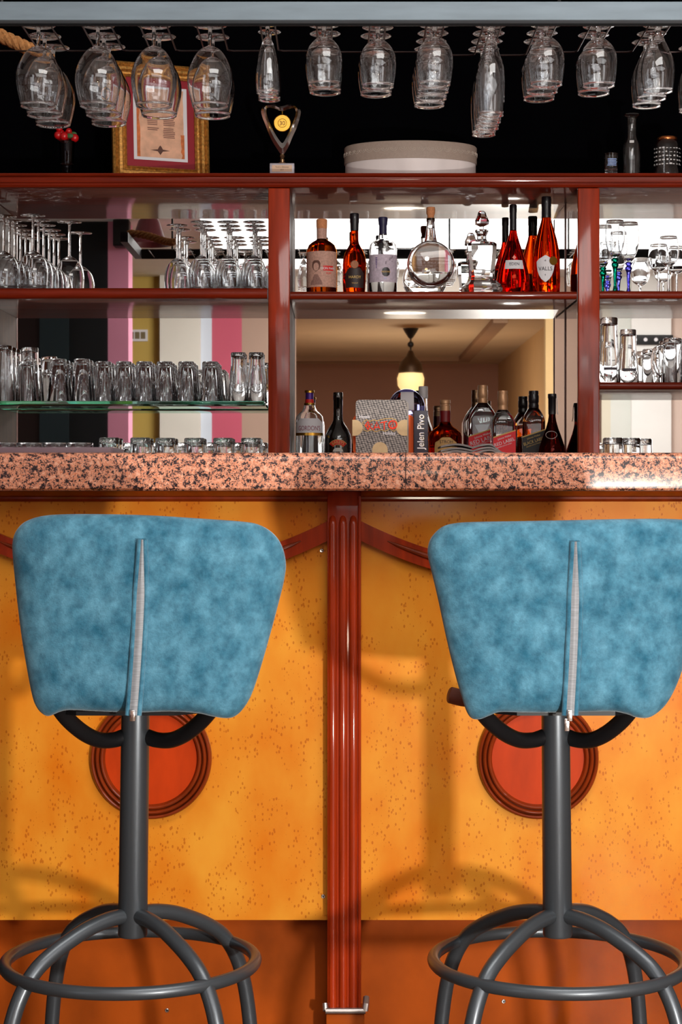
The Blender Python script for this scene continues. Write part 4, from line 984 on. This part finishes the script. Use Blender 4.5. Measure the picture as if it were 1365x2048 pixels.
# square whisky bottles
def sq_ring(s, z, c=.28, n=5):
    out = []
    for q in range(4):
        for k in range(n):
            a = R(90 * q + 90 * k / (n - 1)); cx_, cy_ = [(1, 1), (-1, 1), (-1, -1), (1, -1)][q]
            out.append((s * (1 - c) * cx_ + s * c * math.cos(a), s * (1 - c) * cy_ + s * c * math.sin(a), z))
    return out
def whisky(px, hw, D, ys, capm, labm, inkm, word, label, filled, rz=0.0):
    b = bottle(px, D, ZW, label, GW); b.rotation_euler = (0, 0, rz)
    ytop, yneck, ysh = ys; s = sz(hw, D)
    rings = [sq_ring(s * .95, 0), sq_ring(s, .004), sq_ring(s, Z(ysh, D) - ZW)]
    for f in (.25, .5, .75, 1.0):
        k = math.cos(f * math.pi / 2); sn = sz(10, D); rings.append(sq_ring(sn + (s - sn) * (k * .75 + .25 * (1 - f)), Z(ysh + (yneck - ysh) * f, D) - ZW, .28 + .7 * f))
    MB().loft(rings).build('body', GLS if not filled else GLS, b, smooth=40)
    if filled:
        zt_ = Z(ysh + 1, D) - ZW
        MB().loft([sq_ring(s * .93, .008), sq_ring(s * .93, zt_)]).build('whisky', AMBER, b, smooth=40)
    ring(capx(D, ZW, [(10, yneck + 1), (10.6, yneck - 5), (9.6, yneck - 7), (9.6, yneck - 10), (10.4, yneck - 12), (10.4, ytop + 10), (9.4, ytop + 8), (10, ytop + 5), (9.6, ytop)]), capm, 'cap', b)
    # slanted label on the front face
    sl = .33
    zc = Z((ysh + 905) / 2 + 8, D) - ZW; hh = .020
    w_ = s * 1.002
    poly = [(-w_, zc - .05 - sl * w_), (w_, zc - .05 + sl * w_), (w_, zc + hh + sl * w_), (-w_, zc + hh - sl * w_)]
    lb = MB().prism(poly, -s - .0012, -s - .0004, 'y').build('slanted_label', labm, b)
    st = [(-w_, zc + hh - sl * w_), (w_, zc + hh + sl * w_), (w_, zc + hh + .0035 + sl * w_), (-w_, zc + hh + .0035 - sl * w_)]
    MB().prism(st, -s - .0013, -s - .0004, 'y').build('label_edge', GOLDP, lb)
    an = math.atan(sl)
    text(word, .0142 * hw / 23, 'lettering', inkm, lb, 0, zc - .0025, y=-s - .0013, rot=an, wide=.95 if len(word) < 10 else .76)
    text('Johnnie Walker', .0075 * hw / 23, 'lettering', inkm, lb, 0, zc + .0115, y=-s - .0013, rot=an, wide=.9)
    text('BLENDED SCOTCH WHISKY', .005 * hw / 23, 'lettering', inkm, lb, 0, zc - .0125, y=-s - .0013, rot=an, wide=.75)
    return b
RLAB = mat('red_label', srgb(232, 22, 34)[:3], .5); BLAB = mat('black_label', srgb(34, 30, 30)[:3], .5)
whisky(966, 28, 5.685, (771, 806, 838), TANCAP, RLAB, WHITE, 'RED LABEL', 'larger square whisky bottle with slanted red label and tan cap', False, R(-4))
whisky(1006, 22.5, 5.515, (782, 820, 846), TANCAP, RLAB, WHITE, 'RED LABEL', 'smaller square whisky bottle with slanted red label, overlapping the larger one', False, R(4))
whisky(1068, 22.5, 5.655, (782, 816, 843), BLACKCAP, BLAB, GOLDP, 'BLACK LABEL', 'square whisky bottle with slanted black label and black cap', True, R(-5))
b = bottle(1105, DW - .085, ZW, 'dark flared cognac bottle with oval emblem and black seal', GW); D_ = DW - .085
pc_ = prof_px(D_, ZW, [(29, 950), (29, 915), (25, 893), (18, 872), (12, 856), (8.5, 843), (7, 834), (6.8, 826)])
solid(pc_, DARKWINE, 'body', b)
ring(capx(D_, ZW, [(7.6, 829), (7.8, 797), (8.6, 796), (8.6, 789), (8, 788)]), BLACKCAP, 'stopper', b)
MB().tube(smooth_path([(sz(8, D_), 0, Z(790, D_) - ZW), (sz(9.5, D_), 0, Z(800, D_) - ZW), (sz(10, D_), 0, Z(820, D_) - ZW), (sz(12, D_), 0, Z(829, D_) - ZW)], 4), .0012, 6).build('seal_strip', WHITE, b)
rz_ = rad_at(pc_)(Z(871, D_) - ZW)
MB().tube([(-sz(4, D_) + sz(11, D_) * math.cos(2 * math.pi * k / 32), -rz_ - .006 + .006 * math.cos(4 * math.pi * k / 32) * .0, Z(871 , D_) - ZW + sz(7.5, D_) * math.sin(2 * math.pi * k / 32)) for k in range(32)], .0012, 8, closed=True).build('oval_emblem', CHROME, b)

# ------------------------------------------------------------------ things on the bar counter
DC = 4.02
b = thing('beer_mat_holder', (X(765, DC), DC, ZCT + .0004), 'kraft card holder full of grey and orange beer mats on the counter', 'beer mat holder')
bz = lambda y: Z(y, DC) - ZCT
bx_ = lambda p: sz(p - 765, DC)
def rrect(x0, x1, z0, z1, r):
    o = []
    for cx_, cz_, a0 in ((x1 - r, z1 - r, 0), (x0 + r, z1 - r, 90), (x0 + r, z0 + r, 180), (x1 - r, z0 + r, 270)):
        for k in range(6): o.append((cx_ + r * math.cos(R(a0 + 18 * k)), cz_ + r * math.sin(R(a0 + 18 * k))))
    return o
def weave_mat():
    m = mat('woven_grey_print', srgb(84, 80, 80)[:3], .55); nt = m.node_tree; bs = nt.nodes['Principled BSDF']
    tc = nt.nodes.new('ShaderNodeTexCoord'); mp = nt.nodes.new('ShaderNodeMapping'); mp.inputs['Scale'].default_value = (165, 1, 240); mp.inputs['Rotation'].default_value = (0, R(14), 0)
    nt.links.new(tc.outputs['Object'], mp.inputs[0])
    br = nt.nodes.new('ShaderNodeTexVoronoi'); br.inputs['Scale'].default_value = 1; br.inputs['Randomness'].default_value = .25
    nt.links.new(mp.outputs[0], br.inputs['Vector'])
    rp = nt.nodes.new('ShaderNodeValToRGB'); rp.color_ramp.elements[0].color = srgb(152, 144, 138); rp.color_ramp.elements[1].color = srgb(40, 36, 38); rp.color_ramp.elements[1].position = .62; rp.color_ramp.elements[0].position = .2
    nt.links.new(br.outputs['Distance'], rp.inputs[0]); nt.links.new(rp.outputs[0], bs.inputs['Base Color']); return m
WEAVE = weave_mat()
gm = MB().prism(rrect(bx_(712), bx_(815), .002, bz(800), .008), 0, .0018, 'y').build('grey_beer_mat', WEAVE, b)
for k in range(7):
    MB().prism(rrect(bx_(712) + .0004 * k, bx_(815) + .0006 * k, .002, bz(800) - .0004 * k, .008), .0022 + .0021 * k, .004 + .0021 * k, 'y').build('grey_beer_mat', mat('mat_card_%d' % k, srgb(140, 132, 124)[:3], .7) if k == 0 else bpy.data.materials['mat_card_0'], b)
MB().prism(rrect(bx_(707), bx_(829), .002, bz(829), .011), .020, .034, 'y').build('orange_beer_mat', ORANGE, b)
def half_disc(cx_, cz_, r, a0, a1): return [(cx_ + r * math.cos(R(a0 + (a1 - a0) * k / 18)), cz_ + r * math.sin(R(a0 + (a1 - a0) * k / 18))) for k in range(19)]
kr = MB(); r_ = sz(16, DC)
kr.prism([(bx_(706), bz(840)), (bx_(706), bz(872))] + half_disc(bx_(710), bz(856), r_, -90, 90), -.0012, -.0004, 'y')
kr.prism([(bx_(814.5), bz(872)), (bx_(814.5), bz(840))] + half_disc(bx_(809), bz(856), r_, 90, 270), -.0012, -.0004, 'y')
kr.prism([(bx_(745), .001), (bx_(776), .001)] + half_disc(bx_(760.5), bz(900), sz(15.5, DC), 0, 180), -.0012, -.0004, 'y')
kr.box(bx_(706) - .0008, bx_(706), -.0012, .036, bz(872), bz(840)); kr.box(bx_(814.5), bx_(814.5) + .0008, -.0012, .036, bz(872), bz(840)); kr.box(bx_(706), bx_(820), -.0012, .036, 0, .001)
kr.build('card_holder', KRAFT, b)
text('Hotels', .0098, 'lettering', WHITE, gm, bx_(729.5), bz(834), y=-.0004, wide=.88); text('Holiday', .0098, 'lettering', WHITE, gm, bx_(779), bz(867), y=-.0004, wide=.9)
ERED = mat('bright_red_print', srgb(236, 62, 34)[:3], .5)
zig = [(725, 846), (733, 840), (741, 843), (748, 840), (754, 842), (770, 838), (783, 837), (792, 840), (797, 849), (795, 858), (788, 863), (780, 858), (771, 863), (763, 860), (752, 864), (744, 860), (735, 863), (727, 860), (731, 853)]
MB().tube([(bx_(x), -.0006, bz(y)) for x, y in zig], .0007, 6, closed=True).build('logo_outline', GOLDP, gm)
m = MB()
def strokes(ls, w=.0013):
    for ln in ls: m.tube([(bx_(x), -.0006, bz(y)) for x, y in ln], w, 6)
strokes([[(737, 843), (731, 851), (737, 860)], [(731, 851), (736, 851)], [(738, 859), (738, 845), (745, 849), (739, 853), (746, 859)], [(748, 860), (754, 844), (760, 858)], [(750, 855), (758, 855)], [(761, 846), (775, 843)], [(769, 845), (769, 860)]])
MB_ = m; MB_.tube([(bx_(786) + .0085 * math.cos(2 * math.pi * k / 24), -.0006, bz(850) + .0085 * math.sin(2 * math.pi * k / 24)) for k in range(24)], .0015, 6, closed=True)
strokes([[(782, 853), (787, 844), (788, 853)], [(781, 855), (786, 856), (791, 854)]], .0009)
MB_.build('logo_letters', ERED, gm)
b = thing('carton', (X(842, DC), DC - .01, ZCT + .0004), 'dark navy carton with pale gothic vertical lettering beside the beer mats', 'box')
wv = sz(14, DC)
cbox = MB().box(-wv, wv, 0, .06, 0, bz(822), .0008).build('box_body', NAVY, b)
text('Jelen Pivo', .0205, 'lettering', WHITE, b, 0, bz(864), y=-.0003, rot=R(90), wide=.93)
text('Jelen Pivo', .0205, 'lettering_shadow', mat('gothic_gold', srgb(150, 136, 92)[:3], .6), b, .0012, bz(864.6), y=.0, rot=R(90), wide=.93)
b = thing('bar_mat', (X(945, DC), DC, ZCT + .0004), 'grey ribbed bar mats lying rippled on the granite counter', 'bar mat')
for k in range(3):
    g0, g1 = [], []
    for i in range(33):
        f = i / 32; x = bx_(765 + (882 - 945) + 128 * f) ; x = sz(-64 + 128 * f, DC)
        z = .0012 + .0058 * k + .006 * math.sin(math.pi * min(1, f * 2)) * (f < .5) + .0085 * math.sin(math.pi * max(0, f - .5) * 2) * (f >= .5) * .9 + (.0035 * (1 - f) if k == 2 else 0)
        if f > .8: z *= max(.15, (1 - f) / .2)
        z = max(z, .0004 + .0012 * k)
        g0.append((x, z)); g1.append((x, z + .0040))
    MB().prism(g0 + g1[::-1], -.03 + .004 * k, .10, 'y').build('ribbed_layer', RUBBER, b)
tr = thing('tray', (X(95, 4.0), 4.02, ZCT + .0004), 'low mauve tray with small glass dishes at the left of the counter', 'tray')
x0, x1 = X(-40, 4.0) - X(95, 4.0), X(222, 4.0) - X(95, 4.0)
MB().box(x0, x1, -.06, .16, 0, .004, .001).build('tray_bottom', TRAYM, tr)
rim = MB()
for (a0, a1, c0, c1) in ((x0, x1 + .006, -.068, -.06), (x0, x1 + .006, .16, .168), (x1, x1 + .008, -.06, .16)):
    rim.box(a0, a1, c0, c1, 0, .0165, .0015)
rim.build('tray_rim', TRAYM, tr)
rim2 = MB().box(x1 + .009, x1 + .034, -.05, .15, 0, .006, .0015).build('tray_handle', TRAYM, tr)
dish = MB().lathe([(0, 0), (.022, 0), (.026, .004), (.029, .020), (.0275, .0225), (.0255, .021), (.022, .007), (0, .006)], 28).mesh('glass_dish', GLS, 50)
for k, px in enumerate((12, 62, 112, 160)):
    o = link('glass_dish', dish, None, (X(px, 4.0), 4.0, ZCT + .0048)); tag(o, 'small glass dish in the mauve tray, %s from the left' % ORD[k], 'dish', 'glass dishes in the tray')

# ------------------------------------------------------------------ things on the top shelf
b = thing('picture_frame', (X(322, 5.66), 5.665, ZTOP + .0004), 'gilt picture frame holding a red-matted parchment certificate on top shelf', 'picture frame', rz=R(21))
W_, H_ = .150, .360
lean = Matrix.Rotation(R(-4), 4, 'X')
def frame_side(pts): return pts
fw = .044; m = MB()
prof_f = [(0, 0), (0, -.014), (.006, -.020), (.011, -.012), (.018, -.022), (.026, -.024), (.031, -.012), (.036, -.010), (.040, -.016), (fw, -.010), (fw, 0)]
bmf = bmesh.new(); corner = []
for (sx_, sz_) in ((-1, 0), (1, 0), (1, 1), (-1, 1)):
    ringv = []
    for d, y in prof_f:
        xx = sx_ * (W_ - d); zz = d if sz_ == 0 else H_ - d
        ringv.append(bmf.verts.new((xx, y, zz)))
    corner.append(ringv)
for i in range(4):
    a, c = corner[i], corner[(i + 1) % 4]
    for k in range(len(prof_f) - 1): bmf.faces.new((a[k], a[k + 1], c[k + 1], c[k]))
bmesh.ops.recalc_face_normals(bmf, faces=bmf.faces[:]); m.add(bmf)
fo = m.build('gilt_moulding', GILT, b, smooth=25)
bk = MB().box(-W_ + .02, W_ - .02, -.004, .004, .02, H_ - .02).build('crimson_mat', CRIMSON, b)
iw = W_ - fw - .022
wm = MB().box(-iw, iw, -.0052, -.0042, fw + .022, H_ - fw - .024).build('white_mount', WHITE, b)
rn = random.Random(3); edge = []
zl_, zh_ = fw + .031, H_ - fw - .032; pw = iw - .010
for k in range(9): edge.append((-pw + rn.uniform(0, .003), zl_ + (zh_ - zl_) * k / 8))
for k in range(9): edge.append((pw - rn.uniform(0, .003), zh_ - (zh_ - zl_) * k / 8))
pcx_ = MB().prism(edge, -.0062, -.0053, 'y').build('parchment', PARCH, b)
for sx_, hh in ((-1, 1.0), (1, .35)):
    e2 = [(sx_ * pw, zl_), (sx_ * (pw - .010), zl_)] + [(sx_ * (pw - .006 - rn.uniform(0, .006)), zl_ + hh * (zh_ - zl_) * k / 7) for k in range(1, 8)] + [(sx_ * pw, zl_ + hh * (zh_ - zl_))]
    MB().prism(e2, -.0066, -.0060, 'y').build('burnt_edge', mat('burnt_orange', srgb(206, 112, 60)[:3], .7, noise=((60, 60, 60), .3)), pcx_)
m = MB()
for cx_ in (-.024, .026):
    for k in range(20):
        if k in (6, 7, 13): continue
        zz = zh_ - .045 - k * .0054
        if cx_ < 0 and k > 15: continue
        m.box(cx_ - .019 + rn.uniform(0, .003), cx_ + .019 - rn.uniform(0, .005), -.0068, -.0063, zz, zz + .0026)
m.build('script_text', mat('faded_script', srgb(138, 96, 84)[:3], .7), pcx_)
MB().prism([(-.03, 0), (-.008, .003), (-.003, .012), (0, .015), (.003, .012), (.008, .003), (.03, 0), (.008, -.003), (0, -.014), (-.008, -.003)], -.0068, -.0063, 'y', Matrix.Translation((-.002, 0, zl_ + .022))).build('ornament', INKB, pcx_)
for ch in list(b.children): ch.matrix_basis = lean @ ch.matrix_basis

DT = 5.62; tz = lambda y: Z(y, DT) - ZTOP
b = thing('trophy', (X(565, DT), DT, ZTOP + .0004), 'silver heart trophy with gold medal numbered thirty on white block', 'trophy')
tb = MB().box(-sz(24.5, DT), sz(24.5, DT), -.03, .03, 0, tz(330), .002).build('base_block', mat('white_marble', srgb(186, 180, 190)[:3], .3, noise=((60, 60, 60), .12)), b)
pl = MB().box(-sz(20, DT), sz(20, DT), -.0312, -.0302, tz(347), tz(334)).build('plaque', mat('peach_plaque', srgb(226, 190, 160)[:3], .5), tb)
text('Turnir u Šahovanju', .0062, 'lettering', INKB, pl, 0, tz(338), y=-.0314, shear=.2, wide=.85); text('2017', .005, 'lettering', INKB, pl, 0, tz(343.5), y=-.0314)
MB().lathe([(0, tz(330)), (.013, tz(330)), (.012, tz(326)), (.006, tz(325)), (.0075, tz(320)), (.005, tz(317)), (.0085, tz(313)), (.006, tz(309)), (0, tz(308))], 20).build('stem', mat('bronze_stem', srgb(150, 118, 88)[:3], .25, metal=.9), b)
hp = lambda x, y: (sz(x - 565, DT), tz(y))
outer = [(565, 310), (553, 296), (541, 275), (532, 252), (525, 234), (523, 222), (528, 212), (538, 208), (550, 209), (563, 213.5), (576, 210), (588, 210), (597, 215), (602, 224), (600, 236), (594, 256), (585, 276), (576, 297)]
inner = [(565, 287), (556, 277), (547, 261), (539, 244), (534, 230), (533.5, 219), (539, 216), (550, 218), (564, 223), (578, 219), (588, 217), (592, 222), (591, 232), (586, 246), (579, 262), (572, 278)]
oo = smooth_loop([(*hp(*p), 0) for p in outer], 4); nn = len(oo)
ii = smooth_loop([(*hp(*p), 0) for p in inner], 4)
def resamp(l, n):
    k = len(l); return [l[int(i * k / n)].lerp(l[(int(i * k / n) + 1) % k], (i * k / n) % 1) for i in range(n)]
N_ = 72; oo, ii = resamp(oo, N_), resamp(ii, N_)
bmh = bmesh.new()
sect = []
for a, c in zip(oo, ii):
    sect.append([bmh.verts.new((a.x, -.004, a.y)), bmh.verts.new(((a.x + c.x) / 2, -.012, (a.y + c.y) / 2)), bmh.verts.new((c.x, -.004, c.y)), bmh.verts.new((c.x, .006, c.y)), bmh.verts.new((a.x, .006, a.y))])
for i in range(N_):
    a, c = sect[i], sect[(i + 1) % N_]
    for k in range(5): bmh.faces.new((a[k], a[(k + 1) % 5], c[(k + 1) % 5], c[k]))
bmesh.ops.recalc_face_normals(bmh, faces=bmh.faces[:])
m = MB(); m.add(bmh); m.build('heart_ring', CHROME, b, smooth=30)
md = Matrix.Translation((sz(0, DT), 0, tz(247))) @ Matrix.Rotation(R(90), 4, 'X')
mo = MB().lathe([(0, .004), (sz(8, DT), .004), (sz(8.3, DT), .0052), (sz(9, DT), .004), (sz(16, DT), .004), (sz(17, DT), .0054), (sz(17.6, DT), .003), (sz(17, DT), -.003), (0, -.003)], 40, md).build('medal', GOLD, b)
text('30', .018, 'numerals', INKB, mo, 0, tz(247.5), y=-.0046)
MB().tube([(0, 0, tz(231)), (0, 0, tz(222))], .0016, 8).build('medal_hook', GOLD, b)
b = thing('hat_box', (X(821, 5.70), 5.675, ZTOP + .0004), 'large oval silver hat box with lace-patterned lid on top shelf', 'box')
aw = sz(133, 5.66)
MB().lathe([(0, 0), (aw * .975, 0), (aw * .985, .004), (aw * .985, Z(300, 5.55) - ZTOP), (0, Z(300, 5.55) - ZTOP)], 64, sy=.62).build('box_body', SATIN, b)
ld = MB().lathe([(aw * .99, Z(316, 5.55) - ZTOP), (aw * 1.0, Z(316, 5.55) - ZTOP), (aw * 1.0, Z(283, 5.55) - ZTOP), (aw * .985, Z(280.5, 5.55) - ZTOP), (0, Z(280.5, 5.55) - ZTOP), (0, Z(283, 5.55) - ZTOP), (aw * .99, Z(300, 5.55) - ZTOP)], 64, sy=.62).build('lid', LACE, b)
m = MB()
for k in range(46):
    a = 2 * math.pi * (k + .5) / 46
    if math.sin(a) > .2: continue
    ctr = Vector((aw * 1.001 * math.cos(a), aw * .62 * 1.001 * math.sin(a), (Z(283, 5.55) + Z(300, 5.55)) / 2 - ZTOP - .004))
    tn = Vector((-aw * math.sin(a), aw * .62 * math.cos(a), 0)).normalized(); nr = Vector((.62 * math.cos(a), math.sin(a), 0)).normalized()
    for rr_ in (.011, .006):
        m.tube([ctr + tn * rr_ * math.cos(R(t_)) + Vector((0, 0, -rr_ * math.sin(R(t_)) * 1.0)) + nr * .0004 for t_ in range(0, 181, 30)], .0008, 5)
m.build('lace_pattern', mat('pale_lace', srgb(196, 182, 170)[:3], .6), ld)
pb_ = MB()
for k in range(5): pb_.ball((.006 * math.cos(k * 1.25), .006 * math.sin(k * 1.25), .004 + .001 * k), .0055, 1, 1, .5, 10)
tag(pb_.build('flower_petal', PINK_PETAL, None, (X(674, 5.56), 5.56, ZTOP)), 'tiny pink petals lying on the top shelf left of hat box', 'petal')
b = thing('glass_vase', (X(134, 5.62), 5.62, ZTOP + .0004), 'dark glass vase holding red berries, behind the hanging wine glasses', 'vase')
MB().lathe([(0, 0), (.038, 0), (.040, .003), (.02, .012), (.012, .022), (.016, .035), (.020, .045), (.022, .085), (.024, .115), (.022, .115), (.019, .085), (.016, .05), (0, .045)], 28).build('vase_body', DARKGL, b)
m = MB(); rn = random.Random(8)
for k in range(13): m.ball((rn.uniform(-.026, .026), rn.uniform(-.02, .02), rn.uniform(.120, .152)), rn.uniform(.009, .013), seg=12)
m.build('berries', REDBERRY, b)
m = MB()
for k in range(9):
    a = rn.uniform(0, 6.28); m.ball((.02 * math.cos(a), .02 * math.sin(a), rn.uniform(.118, .142)), .011, 1, .35, .7, 10)
m.build('leaves', LEAF, b)
# shot glass, carafe, jar
b = thing('shot_glass', (X(1223, 5.58), 5.58, ZTOP + .0004), 'small shot glass with blue printed lines beside the carafe', 'shot glass')
d = 5.58; hz = Z(308, d) - ZTOP
MB().lathe([(0, 0), (.0175, 0), (.0185, .003), (.0180, .02), (.0190, .03), (.0225, hz), (.0210, hz), (.0175, .03), (.0150, .024), (0, .022)], 30).build('body', GLS, b)
m = MB()
for k in range(5):
    z_ = .034 + k * .0045; q = cyl_patch([.014 - .001 * (k % 2)] * 2, [z_, z_ + .0026], .0198 + .0045 * k * .085, 10); q.bm.transform(Matrix.Rotation(.04 * (k % 3), 4, 'Z')); m.add(q.bm)
m.build('blue_print', BLUEP, b)
b = thing('carafe', (X(1264.5, d), d, ZTOP + .0004), 'slim clear glass carafe with flared lip on the top shelf', 'carafe')
y2z = lambda y: Z(y, d) - ZTOP
pc2 = [(0, 0), (sz(17.5, d), 0), (sz(18.5, d), .004), (sz(18.5, d), y2z(300)), (sz(17.5, d), y2z(290)), (sz(13.5, d), y2z(281)), (sz(10.8, d), y2z(274)), (sz(10.4, d), y2z(240)), (sz(12, d), y2z(235)), (sz(17.3, d), y2z(231.5)), (sz(17, d), y2z(229))]
hollow(pc2, 'body', b, .0016)
cyl_patch([.006] * 2, [y2z(289), y2z(284)], sz(16.5, d), 6, .002).build('etched_mark', WHITEP, b).rotation_euler = (0, 0, -.15)
b = thing('glass_jar', (X(1335, d), d, ZTOP + .0004), 'squat clear glass jar with copper lid and white etched bands', 'jar')
pj = [(0, 0), (sz(29, d), 0), (sz(29.5, d), .004), (sz(28, d), y2z(341)), (sz(26.5, d), y2z(338)), (sz(26.5, d), y2z(292)), (sz(25, d), y2z(286)), (sz(20, d), y2z(281))]
hollow(pj, 'body', b, .0025)
ring(capx(d, ZTOP, [(18, 284), (20, 281), (20, 277), (18.5, 275)]), mat('copper', srgb(196, 120, 70)[:3], .25, metal=.95), 'lid', b)
m = MB(); rn = random.Random(2)
for row in range(5):
    zz = y2z(333 - row * 8)
    for k in range(10):
        q = cyl_patch([rn.uniform(.002, .004)] * 2, [zz, zz + rn.uniform(.0015, .005)], sz(26.5, d), 3, .0005); q.bm.transform(Matrix.Rotation(-1.3 + .28 * k + rn.uniform(-.05, .05), 4, 'Z')); m.add(q.bm)
m.build('etched_lettering', WHITEP, b)
